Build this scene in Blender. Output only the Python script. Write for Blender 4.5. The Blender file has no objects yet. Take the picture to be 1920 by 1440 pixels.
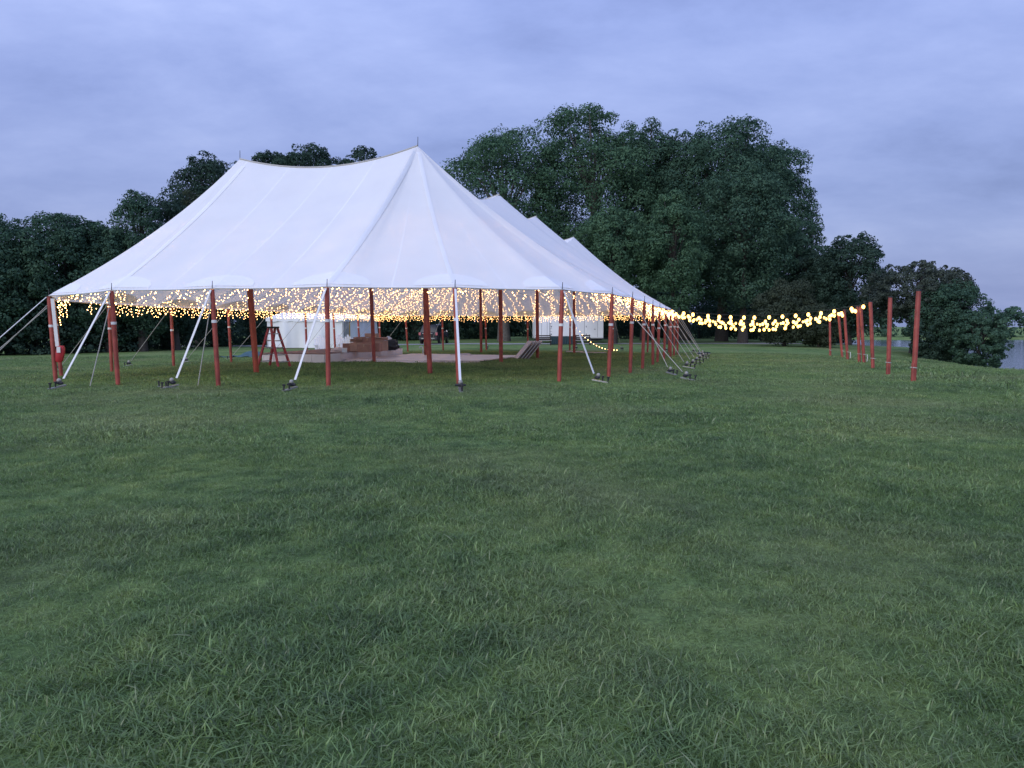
import bpy, math, random
import numpy as np
from mathutils import Vector, Matrix
random.seed(7); rng = np.random.default_rng(7)
S = bpy.context.scene
C = S.collection
R = math.radians
PI = math.pi

# ------------------------------------------------------------------ camera
EYE = 1.55
F = 1442.0
cam_d = bpy.data.cameras.new('camera'); cam = bpy.data.objects.new('camera', cam_d); C.objects.link(cam)
cam_d.sensor_width = 36.0; cam_d.lens = 36.0 * F / 1920.0
cam_d.clip_start = 0.05; cam_d.clip_end = 6000
cam.location = (0, 0, EYE)
cam.rotation_euler = (R(90) - math.atan((720 - 605) / F), 0, 0)
S.camera = cam

# ------------------------------------------------------------------ world: overcast dusk sky
SUN_EL, SUN_AZ = R(27), R(212)          # azimuth clockwise from +Y: behind the camera, to the left
w = bpy.data.worlds.new('World'); S.world = w; w.use_nodes = True
nt = w.node_tree; N = nt.nodes; L = nt.links
for n in list(N): N.remove(n)
def nd(tree, t, **kw):
    n = tree.nodes.new(t)
    for k, v in kw.items(): setattr(n, k, v)
    return n
out = nd(nt, 'ShaderNodeOutputWorld'); bg = nd(nt, 'ShaderNodeBackground'); bg2 = nd(nt, 'ShaderNodeBackground')
sky = nd(nt, 'ShaderNodeTexSky', sky_type='NISHITA'); sky.sun_disc = False
sky.sun_elevation = SUN_EL; sky.sun_rotation = SUN_AZ; sky.air_density = 1.4; sky.dust_density = 2.0; sky.ozone_density = 2.0
L.new(sky.outputs[0], bg.inputs[0]); bg.inputs[1].default_value = 0.055
tc = nd(nt, 'ShaderNodeTexCoord')
sep = nd(nt, 'ShaderNodeSeparateXYZ'); L.new(tc.outputs['Generated'], sep.inputs[0])
def M(op, a, b=None, clamp=False, tree=nt):
    n = nd(tree, 'ShaderNodeMath', operation=op); n.use_clamp = clamp
    for i, v in enumerate((a, b)):
        if v is None: continue
        if isinstance(v, (int, float)): n.inputs[i].default_value = v
        else: tree.links.new(v, n.inputs[i])
    return n.outputs[0]
zz = M('ADD', M('MAXIMUM', sep.outputs[2], 0.0), 0.26)
cx = M('DIVIDE', sep.outputs[0], zz); cy = M('DIVIDE', sep.outputs[1], zz)
comb = nd(nt, 'ShaderNodeCombineXYZ'); L.new(cx, comb.inputs[0]); L.new(cy, comb.inputs[1])
mp = nd(nt, 'ShaderNodeMapping'); L.new(comb.outputs[0], mp.inputs[0])
mp.inputs['Location'].default_value = (3.1, 1.7, 0); mp.inputs['Rotation'].default_value = (0, 0, R(24)); mp.inputs['Scale'].default_value = (1.25, 1.7, 1)
n1 = nd(nt, 'ShaderNodeTexNoise'); n1.inputs['Scale'].default_value = 1.0; n1.inputs['Detail'].default_value = 9; n1.inputs['Roughness'].default_value = 0.6; n1.inputs['Distortion'].default_value = 0.15
L.new(mp.outputs[0], n1.inputs['Vector'])
n2 = nd(nt, 'ShaderNodeTexNoise'); n2.inputs['Scale'].default_value = 0.35; n2.inputs['Detail'].default_value = 3
L.new(mp.outputs[0], n2.inputs['Vector'])
fac = M('ADD', M('MULTIPLY', n1.outputs[0], 0.62), M('MULTIPLY', n2.outputs[0], 0.38))
rp = nd(nt, 'ShaderNodeValToRGB'); L.new(fac, rp.inputs[0])
e = rp.color_ramp.elements
e[0].position = 0.36; e[0].color = (0.195, 0.255, 0.53, 1)
e[1].position = 0.63; e[1].color = (0.425, 0.505, 0.84, 1)
x = rp.color_ramp.elements.new(0.45); x.color = (0.27, 0.345, 0.67, 1)
x = rp.color_ramp.elements.new(0.54); x.color = (0.34, 0.42, 0.76, 1)
# even haze veil low down (clouds lose contrast towards the horizon), overcast brightening with height
hz = M('POWER', M('SUBTRACT', 1.0, M('MAXIMUM', sep.outputs[2], 0.0)), 7.0)
mx = nd(nt, 'ShaderNodeMixRGB'); L.new(M('MULTIPLY', hz, 0.55), mx.inputs[0]); L.new(rp.outputs[0], mx.inputs[1]); mx.inputs[2].default_value = (0.295, 0.38, 0.71, 1)
L.new(mx.outputs[0], bg2.inputs[0])
L.new(M('ADD', M('MULTIPLY', M('MAXIMUM', sep.outputs[2], 0.0), 1.15), 0.73), bg2.inputs[1])
mixs = nd(nt, 'ShaderNodeMixShader'); mixs.inputs[0].default_value = 0.86
L.new(bg.outputs[0], mixs.inputs[1]); L.new(bg2.outputs[0], mixs.inputs[2]); L.new(mixs.outputs[0], out.inputs[0])

sun_d = bpy.data.lights.new('sun', 'SUN'); sun = bpy.data.objects.new('sun', sun_d); C.objects.link(sun)
sun_d.energy = 1.35; sun_d.angle = R(50); sun_d.color = (0.97, 0.98, 1.0)
sd = Vector((math.sin(SUN_AZ) * math.cos(SUN_EL), math.cos(SUN_AZ) * math.cos(SUN_EL), math.sin(SUN_EL)))
sun.rotation_euler = sd.to_track_quat('Z', 'Y').to_euler()
S.view_settings.view_transform = 'Standard'; S.view_settings.look = 'None'
S.view_settings.exposure = 0.32; S.view_settings.gamma = 1.0
S.render.engine = 'CYCLES'; S.cycles.max_bounces = 6; S.cycles.use_denoising = True
S.cycles.transparent_max_bounces = 4

# ------------------------------------------------------------------ helpers
class MB:
    """collects geometry for ONE mesh object"""
    def __init__(s): s.v = []; s.f = []; s.m = []
    def add(s, verts, faces, mi=0):
        o = len(s.v); s.v += [tuple(p) for p in verts]
        s.f += [tuple(i + o for i in f) for f in faces]; s.m += [mi] * len(faces); return s
    def box(s, c, size, rot=None, mi=0, taper=1.0):
        hx, hy, hz_ = (d / 2 for d in size); vs = []
        for z in (-1, 1):
            t = taper if z > 0 else 1
            for x, y in ((-1, -1), (1, -1), (1, 1), (-1, 1)): vs.append(Vector((x * hx * t, y * hy * t, z * hz_)))
        if rot is not None: vs = [rot @ p for p in vs]
        vs = [p + Vector(c) for p in vs]
        return s.add(vs, [(3, 2, 1, 0), (4, 5, 6, 7), (0, 1, 5, 4), (1, 2, 6, 5), (2, 3, 7, 6), (3, 0, 4, 7)], mi)
    def bar(s, a, b, wd, th, up=(0, 0, 1), mi=0):
        a = Vector(a); b = Vector(b); d = (b - a); l = d.length; d.normalize()
        sx = d.cross(Vector(up))
        if sx.length < 1e-4: sx = d.cross(Vector((0, 1, 0)))
        sx.normalize(); uy = sx.cross(d)
        rot = Matrix((sx, d, uy)).transposed()
        return s.box((a + b) / 2, (wd, l, th), rot, mi)
    def tube(s, pts, rad, n=8, mi=0, caps=True):
        pts = [Vector(p) for p in pts]
        if not hasattr(rad, '__len__'): rad = [rad] * len(pts)
        vs = []; fs = []; ref = None
        for i, p in enumerate(pts):
            d = (pts[min(i + 1, len(pts) - 1)] - pts[max(i - 1, 0)]).normalized()
            if ref is None: ref = Vector((1, 0, 0)) if abs(d.x) < 0.8 else Vector((0, 1, 0))
            sx = (ref - d * ref.dot(d)).normalized(); ref = sx; sy = d.cross(sx)
            for k in range(n):
                a = 2 * PI * k / n; vs.append(p + (sx * math.cos(a) + sy * math.sin(a)) * rad[i])
        for i in range(len(pts) - 1):
            for k in range(n):
                a = i * n + k; b = i * n + (k + 1) % n; fs.append((a, b, b + n, a + n))
        if caps:
            fs.append(tuple(range(n - 1, -1, -1))); fs.append(tuple((len(pts) - 1) * n + k for k in range(n)))
        return s.add(vs, fs, mi)
    def ball(s, c, r, nu=10, nv=6, mi=0, sc=(1, 1, 1)):
        vs = [(c[0], c[1], c[2] - r * sc[2])]; fs = []
        for j in range(1, nv):
            t = PI * j / nv
            for i in range(nu):
                a = 2 * PI * i / nu
                vs.append((c[0] + r * sc[0] * math.sin(t) * math.cos(a), c[1] + r * sc[1] * math.sin(t) * math.sin(a), c[2] - r * sc[2] * math.cos(t)))
        vs.append((c[0], c[1], c[2] + r * sc[2])); e_ = len(vs) - 1
        for i in range(nu):
            fs.append((0, 1 + (i + 1) % nu, 1 + i)); b = 1 + (nv - 2) * nu; fs.append((e_, b + i, b + (i + 1) % nu))
        for j in range(nv - 2):
            for i in range(nu):
                a = 1 + j * nu + i; b = 1 + j * nu + (i + 1) % nu; fs.append((a, b, b + nu, a + nu))
        return s.add(vs, fs, mi)
    def prism(s, poly, y0, y1, axis='y', mi=0):
        n = len(poly); vs = [(p[0], y0, p[1]) for p in poly] + [(p[0], y1, p[1]) for p in poly]
        if axis == 'x': vs = [(v[1], v[0], v[2]) for v in vs]
        fs = [tuple(range(n)), tuple(range(2 * n - 1, n - 1, -1))] + [(i, i + n, (i + 1) % n + n, (i + 1) % n) for i in range(n)]
        return s.add(vs, fs, mi)
    def build(s, name, mats, parent=None, smooth=False, bevel=0, loc=None):
        me = bpy.data.meshes.new(name); me.from_pydata(s.v, [], s.f)
        if not isinstance(mats, (list, tuple)): mats = [mats]
        for m in mats: me.materials.append(m)
        if len(mats) > 1: me.polygons.foreach_set('material_index', s.m)
        if smooth: me.polygons.foreach_set('use_smooth', [True] * len(me.polygons))
        me.validate(); me.update()
        o = bpy.data.objects.new(name, me); C.objects.link(o)
        if parent is not None: o.parent = parent
        if loc is not None: o.location = loc
        if bevel:
            b = o.modifiers.new('bevel', 'BEVEL'); b.width = bevel; b.segments = 2; b.limit_method = 'ANGLE'
        if smooth:
            try: me.set_sharp_from_angle(angle=R(38))
            except Exception: pass
        return o
def tag(o, label=None, cat=None, group=None, kind=None):
    if label: o['label'] = label
    if cat: o['category'] = cat
    if group: o['group'] = group
    if kind: o['kind'] = kind
    return o
def empty(name, loc, rz=0.0, label=None, cat=None, group=None):
    o = bpy.data.objects.new(name, None); C.objects.link(o); o.location = loc; o.rotation_euler = (0, 0, rz)
    o.empty_display_size = 0.2
    return tag(o, label, cat, group)
def copy_tree(o, parent=None):
    c = o.copy(); C.objects.link(c); c.parent = parent
    for ch in list(o.children): copy_tree(ch, c)
    return c
def mesh_np(name, v, f, mat, parent=None, smooth=False):
    me = bpy.data.meshes.new(name)
    v = np.asarray(v, np.float32); f = np.asarray(f, np.int32); k = f.shape[1]
    me.vertices.add(len(v)); me.vertices.foreach_set('co', v.ravel())
    me.loops.add(f.size); me.loops.foreach_set('vertex_index', f.ravel())
    me.polygons.add(len(f)); me.polygons.foreach_set('loop_start', np.arange(0, f.size, k, dtype=np.int32))
    me.polygons.foreach_set('loop_total', np.full(len(f), k, np.int32))
    if smooth: me.polygons.foreach_set('use_smooth', np.ones(len(f), bool))
    me.materials.append(mat); me.update(calc_edges=True)
    o = bpy.data.objects.new(name, me); C.objects.link(o)
    if parent is not None: o.parent = parent
    return o

# ------------------------------------------------------------------ materials
def principled(name, col, rough=0.6, metal=0.0, noise=0.0, scale=8.0, bump=0.0, spec=0.5, emis=None, es=0.0):
    m = bpy.data.materials.new(name); m.use_nodes = True; t = m.node_tree; b = t.nodes['Principled BSDF']
    b.inputs['Base Color'].default_value = (*col, 1); b.inputs['Roughness'].default_value = rough; b.inputs['Metallic'].default_value = metal
    b.inputs['Specular IOR Level'].default_value = spec
    if emis: b.inputs['Emission Color'].default_value = (*emis, 1); b.inputs['Emission Strength'].default_value = es
    if noise or bump:
        g = nd(t, 'ShaderNodeNewGeometry'); nz = nd(t, 'ShaderNodeTexNoise'); nz.inputs['Scale'].default_value = scale; nz.inputs['Detail'].default_value = 5
        t.links.new(g.outputs['Position'], nz.inputs['Vector'])
        if noise:
            r = nd(t, 'ShaderNodeMapRange'); r.inputs[1].default_value = 0.3; r.inputs[2].default_value = 0.7; r.inputs[3].default_value = 1 - noise; r.inputs[4].default_value = 1 + noise
            t.links.new(nz.outputs[0], r.inputs[0])
            mm = nd(t, 'ShaderNodeMixRGB', blend_type='MULTIPLY'); mm.inputs[0].default_value = 1; mm.inputs[1].default_value = (*col, 1)
            t.links.new(r.outputs[0], mm.inputs[2]); t.links.new(mm.outputs[0], b.inputs['Base Color'])
        if bump:
            bp = nd(t, 'ShaderNodeBump'); bp.inputs['Strength'].default_value = bump; bp.inputs['Distance'].default_value = 0.02
            t.links.new(nz.outputs[0], bp.inputs['Height']); t.links.new(bp.outputs[0], b.inputs['Normal'])
    return m
MAT = {}
MAT['pole'] = principled('red_pole_paint', (0.32, 0.062, 0.045), 0.5, noise=0.32, scale=4, bump=0.3)
MAT['pole_lit'] = principled('lit_red_pole_paint', (0.36, 0.062, 0.03), 0.5, noise=0.18, scale=5, bump=0.1)  # red pole paint turned orange: the warm light on it is put into the colour
MAT['white_web'] = principled('white_webbing', (0.72, 0.71, 0.70), 0.8, noise=0.08, scale=40)
MAT['rope'] = principled('grey_rope', (0.42, 0.40, 0.36), 0.9)
MAT['steel'] = principled('galvanised_steel', (0.36, 0.36, 0.34), 0.4, metal=0.7, noise=0.15, scale=30)
MAT['dark_steel'] = principled('dark_steel', (0.03, 0.03, 0.033), 0.5, metal=0.3)
MAT['pale_ball'] = principled('pale_ball_plastic', (0.30, 0.29, 0.26), 0.5)
MAT['red_bag'] = principled('red_bag', (0.40, 0.018, 0.025), 0.6)
MAT['ladder'] = principled('red_fibreglass', (0.42, 0.045, 0.048), 0.45, noise=0.1)
MAT['alu'] = principled('aluminium', (0.42, 0.42, 0.43), 0.4, metal=0.5)
MAT['stage'] = principled('stage_skirt', (0.82, 0.76, 0.75), 0.6, noise=0.06, scale=3)
MAT['stage_top'] = principled('stage_top', (0.16, 0.075, 0.06), 0.6, noise=0.2, scale=4)
MAT['floor_panel'] = principled('dance_floor', (0.74, 0.62, 0.59), 0.45, noise=0.08, scale=2)
MAT['carton'] = principled('cardboard', (0.36, 0.20, 0.15), 0.85, noise=0.15, scale=4)
MAT['carton2'] = principled('cardboard_light', (0.46, 0.30, 0.23), 0.85, noise=0.12, scale=4)
MAT['tape'] = principled('packing_tape', (0.45, 0.30, 0.20), 0.3)
MAT['plastic_white'] = principled('white_plastic', (0.72, 0.75, 0.80), 0.45)
MAT['vinyl'] = principled('white_vinyl', (0.76, 0.76, 0.77), 0.55, noise=0.04, scale=1.5, bump=0.1)
MAT['paint_white'] = principled('white_trailer_paint', (0.78, 0.78, 0.78), 0.4, noise=0.04, scale=1.2)
MAT['seam_grey'] = principled('grey_trim', (0.35, 0.35, 0.36), 0.5)
MAT['black'] = principled('black_plastic', (0.012, 0.012, 0.014), 0.5)
MAT['bench_dark'] = principled('dark_bench_wood', (0.03, 0.02, 0.018), 0.6)
MAT['bench_pale'] = principled('pale_bench_seat', (0.42, 0.38, 0.36), 0.7)
MAT['teal'] = principled('dark_teal_cover', (0.012, 0.038, 0.045), 0.7, noise=0.1)
MAT['tarp'] = principled('teal_tarp', (0.03, 0.085, 0.09), 0.6, noise=0.2, scale=3)
MAT['car'] = principled('black_car_paint', (0.008, 0.009, 0.012), 0.25, spec=0.35)
MAT['glass'] = principled('car_glass', (0.012, 0.014, 0.02), 0.12, spec=0.35)
MAT['tail'] = principled('tail_light', (0.45, 0.12, 0.12), 0.2)
MAT['chrome'] = principled('chrome', (0.7, 0.7, 0.7), 0.15, metal=1.0)
MAT['tyre'] = principled('tyre_rubber', (0.015, 0.015, 0.015), 0.8)
MAT['yellow'] = principled('yellow_edge', (0.6, 0.33, 0.03), 0.6)
MAT['board'] = principled('pinkish_board', (0.58, 0.48, 0.46), 0.6, noise=0.08, scale=3)
MAT['bark'] = principled('bark', (0.05, 0.044, 0.038), 0.95, noise=0.35, scale=6, bump=0.8)
MAT['bark_pale'] = principled('pale_bark', (0.12, 0.108, 0.095), 0.95, noise=0.35, scale=6, bump=0.8)
def emitter(name, col, st):
    m = bpy.data.materials.new(name); m.use_nodes = True; t = m.node_tree; t.nodes.clear()
    o = nd(t, 'ShaderNodeOutputMaterial'); e_ = nd(t, 'ShaderNodeEmission'); e_.inputs[0].default_value = (*col, 1); e_.inputs[1].default_value = st
    t.links.new(e_.outputs[0], o.inputs[0]); return m
MAT['fairy'] = emitter('fairy_bulb_glow', (1.0, 0.54, 0.20), 10.0)
MAT['festoon'] = emitter('festoon_bulb_glow', (1.0, 0.56, 0.14), 5.5)
MAT['wire'] = principled('bulb_wire', (0.03, 0.03, 0.025), 0.7)

def leaf_mat(name, c0, c1, trans=0.25):
    m = bpy.data.materials.new(name); m.use_nodes = True; t = m.node_tree; t.nodes.clear()
    o = nd(t, 'ShaderNodeOutputMaterial'); g = nd(t, 'ShaderNodeNewGeometry'); oi = nd(t, 'ShaderNodeObjectInfo')
    nz = nd(t, 'ShaderNodeTexNoise'); nz.inputs['Scale'].default_value = 0.45; nz.inputs['Detail'].default_value = 3
    t.links.new(g.outputs['Position'], nz.inputs['Vector'])
    f = M('ADD', M('MULTIPLY', g.outputs['Random Per Island'], 0.38, tree=t), M('MULTIPLY', nz.outputs[0], 0.70, tree=t), tree=t)
    rp_ = nd(t, 'ShaderNodeValToRGB'); t.links.new(f, rp_.inputs[0])
    rp_.color_ramp.elements[0].position = 0.25; rp_.color_ramp.elements[0].color = (*c0, 1)
    rp_.color_ramp.elements[1].position = 0.80; rp_.color_ramp.elements[1].color = (*c1, 1)
    d = nd(t, 'ShaderNodeBsdfDiffuse'); tr = nd(t, 'ShaderNodeBsdfTranslucent'); mx_ = nd(t, 'ShaderNodeMixShader'); mx_.inputs[0].default_value = trans
    t.links.new(rp_.outputs[0], d.inputs[0]); t.links.new(rp_.outputs[0], tr.inputs[0])
    gl = nd(t, 'ShaderNodeBsdfGlossy'); gl.inputs['Roughness'].default_value = 0.5; mg = nd(t, 'ShaderNodeMixShader'); mg.inputs[0].default_value = 0.006
    t.links.new(d.outputs[0], mx_.inputs[1]); t.links.new(tr.outputs[0], mx_.inputs[2])
    t.links.new(mx_.outputs[0], mg.inputs[1]); t.links.new(gl.outputs[0], mg.inputs[2]); t.links.new(mg.outputs[0], o.inputs[0])
    return m
MAT['leaf_green'] = leaf_mat('leaf_green', (0.034, 0.078, 0.048), (0.105, 0.190, 0.100))
MAT['leaf_mid'] = leaf_mat('leaf_mid', (0.028, 0.064, 0.046), (0.086, 0.156, 0.094))
MAT['leaf_dark'] = leaf_mat('leaf_dark', (0.021, 0.044, 0.035), (0.058, 0.100, 0.068))
MAT['leaf_grey'] = leaf_mat('leaf_greyish', (0.030, 0.044, 0.038), (0.088, 0.110, 0.082))
MAT['leaf_brown'] = leaf_mat('leaf_brownish', (0.030, 0.044, 0.030), (0.080, 0.102, 0.062))

def grass_color(t):
    """patchy lawn colour shared by the blades and the ground sheet"""
    g = nd(t, 'ShaderNodeNewGeometry')
    a = nd(t, 'ShaderNodeTexNoise'); a.inputs['Scale'].default_value = 0.30; a.inputs['Detail'].default_value = 4; a.inputs['Roughness'].default_value = 0.6
    b = nd(t, 'ShaderNodeTexNoise'); b.inputs['Scale'].default_value = 2.4; b.inputs['Detail'].default_value = 6; b.inputs['Roughness'].default_value = 0.65
    c = nd(t, 'ShaderNodeTexNoise'); c.inputs['Scale'].default_value = 0.21; c.inputs['Detail'].default_value = 3
    for q in (a, b, c): t.links.new(g.outputs['Position'], q.inputs['Vector'])
    f = M('ADD', M('MULTIPLY', a.outputs[0], 0.5, tree=t), M('MULTIPLY', b.outputs[0], 0.5, tree=t), tree=t)
    r = nd(t, 'ShaderNodeValToRGB'); t.links.new(f, r.inputs[0]); el = r.color_ramp.elements
    el[0].position = 0.34; el[0].color = (0.086, 0.148, 0.053, 1)
    el[1].position = 0.68; el[1].color = (0.300, 0.368, 0.114, 1)
    z_ = el.new(0.47); z_.color = (0.152, 0.240, 0.079, 1)
    z_ = el.new(0.58); z_.color = (0.212, 0.302, 0.096, 1)
    dry = nd(t, 'ShaderNodeMixRGB'); dr = nd(t, 'ShaderNodeMapRange'); dr.inputs[1].default_value = 0.48; dr.inputs[2].default_value = 0.68
    t.links.new(c.outputs[0], dr.inputs[0]); t.links.new(M('MULTIPLY', dr.outputs[0], 0.45, tree=t), dry.inputs[0])
    t.links.new(r.outputs[0], dry.inputs[1]); dry.inputs[2].default_value = (0.31, 0.32, 0.15, 1)
    return g, dry.outputs[0]
def lawn_mat():
    m = bpy.data.materials.new('lawn'); m.use_nodes = True; t = m.node_tree; b = t.nodes['Principled BSDF']
    g, col = grass_color(t)
    fn = nd(t, 'ShaderNodeTexNoise'); fn.inputs['Scale'].default_value = 38; fn.inputs['Detail'].default_value = 6; fn.inputs['Roughness'].default_value = 0.7
    t.links.new(g.outputs['Position'], fn.inputs['Vector'])
    mr = nd(t, 'ShaderNodeMapRange'); mr.inputs[1].default_value = 0.3; mr.inputs[2].default_value = 0.7; mr.inputs[3].default_value = 0.40; mr.inputs[4].default_value = 1.15
    t.links.new(fn.outputs[0], mr.inputs[0])
    mm = nd(t, 'ShaderNodeMixRGB', blend_type='MULTIPLY'); mm.inputs[0].default_value = 1; t.links.new(col, mm.inputs[1]); t.links.new(mr.outputs[0], mm.inputs[2])
    t.links.new(mm.outputs[0], b.inputs['Base Color']); b.inputs['Roughness'].default_value = 0.95; b.inputs['Specular IOR Level'].default_value = 0.1
    bp = nd(t, 'ShaderNodeBump'); bp.inputs['Strength'].default_value = 0.7; bp.inputs['Distance'].default_value = 0.05
    t.links.new(fn.outputs[0], bp.inputs['Height']); t.links.new(bp.outputs[0], b.inputs['Normal'])
    return m
MAT['lawn'] = lawn_mat()
def blade_mat():
    m = bpy.data.materials.new('grass_blade'); m.use_nodes = True; t = m.node_tree; t.nodes.clear()
    o = nd(t, 'ShaderNodeOutputMaterial'); g, col = grass_color(t)
    rr = nd(t, 'ShaderNodeMapRange'); rr.inputs[3].default_value = 0.5; rr.inputs[4].default_value = 1.65; t.links.new(g.outputs['Random Per Island'], rr.inputs[0])
    mm = nd(t, 'ShaderNodeMixRGB', blend_type='MULTIPLY'); mm.inputs[0].default_value = 1; t.links.new(col, mm.inputs[1]); t.links.new(rr.outputs[0], mm.inputs[2])
    # a few straw coloured blades
    st = nd(t, 'ShaderNodeMixRGB'); t.links.new(M('MULTIPLY', M('GREATER_THAN', g.outputs['Random Per Island'], 0.93, tree=t), 0.6, tree=t), st.inputs[0])
    t.links.new(mm.outputs[0], st.inputs[1]); st.inputs[2].default_value = (0.34, 0.33, 0.20, 1)
    d = nd(t, 'ShaderNodeBsdfDiffuse'); tr = nd(t, 'ShaderNodeBsdfTranslucent'); mx_ = nd(t, 'ShaderNodeMixShader'); mx_.inputs[0].default_value = 0.45
    t.links.new(st.outputs[0], d.inputs[0]); t.links.new(st.outputs[0], tr.inputs[0]); t.links.new(d.outputs[0], mx_.inputs[1]); t.links.new(tr.outputs[0], mx_.inputs[2])
    gl = nd(t, 'ShaderNodeBsdfGlossy'); gl.inputs['Roughness'].default_value = 0.45; mg = nd(t, 'ShaderNodeMixShader'); mg.inputs[0].default_value = 0.04
    t.links.new(mx_.outputs[0], mg.inputs[1]); t.links.new(gl.outputs[0], mg.inputs[2]); t.links.new(mg.outputs[0], o.inputs[0])
    return m
MAT['blade'] = blade_mat()

def canvas_mat(name, trans, seams):
    m = bpy.data.materials.new(name); m.use_nodes = True; t = m.node_tree; t.nodes.clear()
    o = nd(t, 'ShaderNodeOutputMaterial'); d = nd(t, 'ShaderNodeBsdfDiffuse'); tr = nd(t, 'ShaderNodeBsdfTranslucent'); mx_ = nd(t, 'ShaderNodeMixShader')
    g = nd(t, 'ShaderNodeNewGeometry'); nz = nd(t, 'ShaderNodeTexNoise'); nz.inputs['Scale'].default_value = 0.9; nz.inputs['Detail'].default_value = 5
    t.links.new(g.outputs['Position'], nz.inputs['Vector'])
    r = nd(t, 'ShaderNodeValToRGB'); t.links.new(nz.outputs[0], r.inputs[0])
    r.color_ramp.elements[0].position = 0.3; r.color_ramp.elements[0].color = (0.885, 0.88, 0.88, 1); r.color_ramp.elements[1].position = 0.7; r.color_ramp.elements[1].color = (0.93, 0.925, 0.92, 1)
    t.links.new(r.outputs[0], d.inputs[0]); t.links.new(r.outputs[0], tr.inputs[0])
    if seams:
        uv = nd(t, 'ShaderNodeUVMap'); sp = nd(t, 'ShaderNodeSeparateXYZ'); t.links.new(uv.outputs[0], sp.inputs[0])
        fr = M('ABSOLUTE', M('SUBTRACT', M('FRACT', sp.outputs[0], tree=t), 0.5, tree=t), tree=t)   # 0.5 at seam
        sm = M('GREATER_THAN', fr, 0.486, tree=t)
        t.links.new(M('SUBTRACT', trans, M('MULTIPLY', sm, trans * 0.4, tree=t), tree=t), mx_.inputs[0])
        bp = nd(t, 'ShaderNodeBump'); bp.inputs['Strength'].default_value = 0.5; bp.inputs['Distance'].default_value = 0.01
        t.links.new(M('ADD', sm, M('MULTIPLY', nz.outputs[0], 3.0, tree=t), tree=t), bp.inputs['Height']); t.links.new(bp.outputs[0], d.inputs['Normal'])
    else: mx_.inputs[0].default_value = trans
    t.links.new(d.outputs[0], mx_.inputs[1]); t.links.new(tr.outputs[0], mx_.inputs[2]); t.links.new(mx_.outputs[0], o.inputs[0])
    return m
MAT['canvas'] = canvas_mat('sailcloth', 0.30, True)
MAT['canvas_patch'] = canvas_mat('sailcloth_patch', 0.25, False)
MAT['sidewall'] = canvas_mat('sidewall_vinyl', 0.22, False)
def water_mat():
    m = principled('water', (0.03, 0.05, 0.07), 0.12, spec=0.5); t = m.node_tree; b = t.nodes['Principled BSDF']
    g = nd(t, 'ShaderNodeNewGeometry'); mp_ = nd(t, 'ShaderNodeMapping'); mp_.inputs['Scale'].default_value = (0.5, 1.6, 1)
    nz = nd(t, 'ShaderNodeTexNoise'); nz.inputs['Scale'].default_value = 1.2; nz.inputs['Detail'].default_value = 5
    t.links.new(g.outputs['Position'], mp_.inputs[0]); t.links.new(mp_.outputs[0], nz.inputs['Vector'])
    bp = nd(t, 'ShaderNodeBump'); bp.inputs['Strength'].default_value = 0.35; bp.inputs['Distance'].default_value = 0.15
    t.links.new(nz.outputs[0], bp.inputs['Height']); t.links.new(bp.outputs[0], b.inputs['Normal']); return m
MAT['water'] = water_mat()
MAT['gravel'] = principled('gravel', (0.30, 0.295, 0.29), 0.95, noise=0.3, scale=9, bump=0.5)

# ------------------------------------------------------------------ terrain
WATER_Z = -4.5
def sst(t): t = np.clip(t, 0, 1); return t * t * (3 - 2 * t)
def shore_x(y): return 24.5 + 10.5 * sst((y - 47) / 22) + 0.25 * np.maximum(0, 34 - y) + 0.6 * np.sin(y * 0.21)
def H(x, y):
    x = np.asarray(x, float); y = np.asarray(y, float)
    z = -0.0115 * np.clip(y - 17, 0, 36) - 0.012 * np.clip(-x - 6, 0, 45)
    z = z + 0.018 * np.sin(x * 0.55 + 1.3) * np.sin(y * 0.43) + 0.01 * np.sin(x * 1.7) * np.sin(y * 1.3 + 0.6)
    d = x - shore_x(y)
    z = z - (0.25 + 0.45 * sst((50 - y) / 12)) * sst((d + 10) / 12) - np.where(d > 0, 0.11 * d * d / (1 + 0.07 * d), 0)
    # shallow mowing rut that runs along the bank
    ru = x - (11.5 + (y - 17) * 0.33); z = z - 0.14 * np.exp(-(ru / 0.35) ** 2) * sst((y - 10) / 6) * sst((60 - y) / 10)
    return np.maximum(z, -9.0)
def gz(x, y): return float(H(x, y))
ys = np.concatenate([np.arange(-30, 1, 3.0), np.arange(1.0, 62, 0.33), np.arange(62, 130, 2.0), np.arange(130, 420, 20.0), np.array([500, 700, 1000, 1600, 2600])])
xs = np.concatenate([np.array([-2500, -1200, -600, -300, -200, -140, -100, -80]), np.arange(-66, -22, 2.0), np.arange(-22, 42, 0.33), np.arange(42, 60, 2.0), np.array([70, 100])])
gx, gy = np.meshgrid(xs, ys); gzv = H(gx, gy)
nx, ny = len(xs), len(ys)
idx = np.arange(nx * ny).reshape(ny, nx)
fq = np.stack([idx[:-1, :-1], idx[:-1, 1:], idx[1:, 1:], idx[1:, :-1]], -1).reshape(-1, 4)
lawn = mesh_np('lawn_ground', np.stack([gx, gy, gzv], -1).reshape(-1, 3), fq, MAT['lawn'], smooth=True); tag(lawn, kind='structure')
wm = MB().add([(18, -200, 0), (3000, -200, 0), (3000, 3000, 0), (18, 3000, 0)], [(0, 1, 2, 3)]).build('water', MAT['water'], loc=(0, 0, WATER_Z)); tag(wm, kind='structure')
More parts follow.
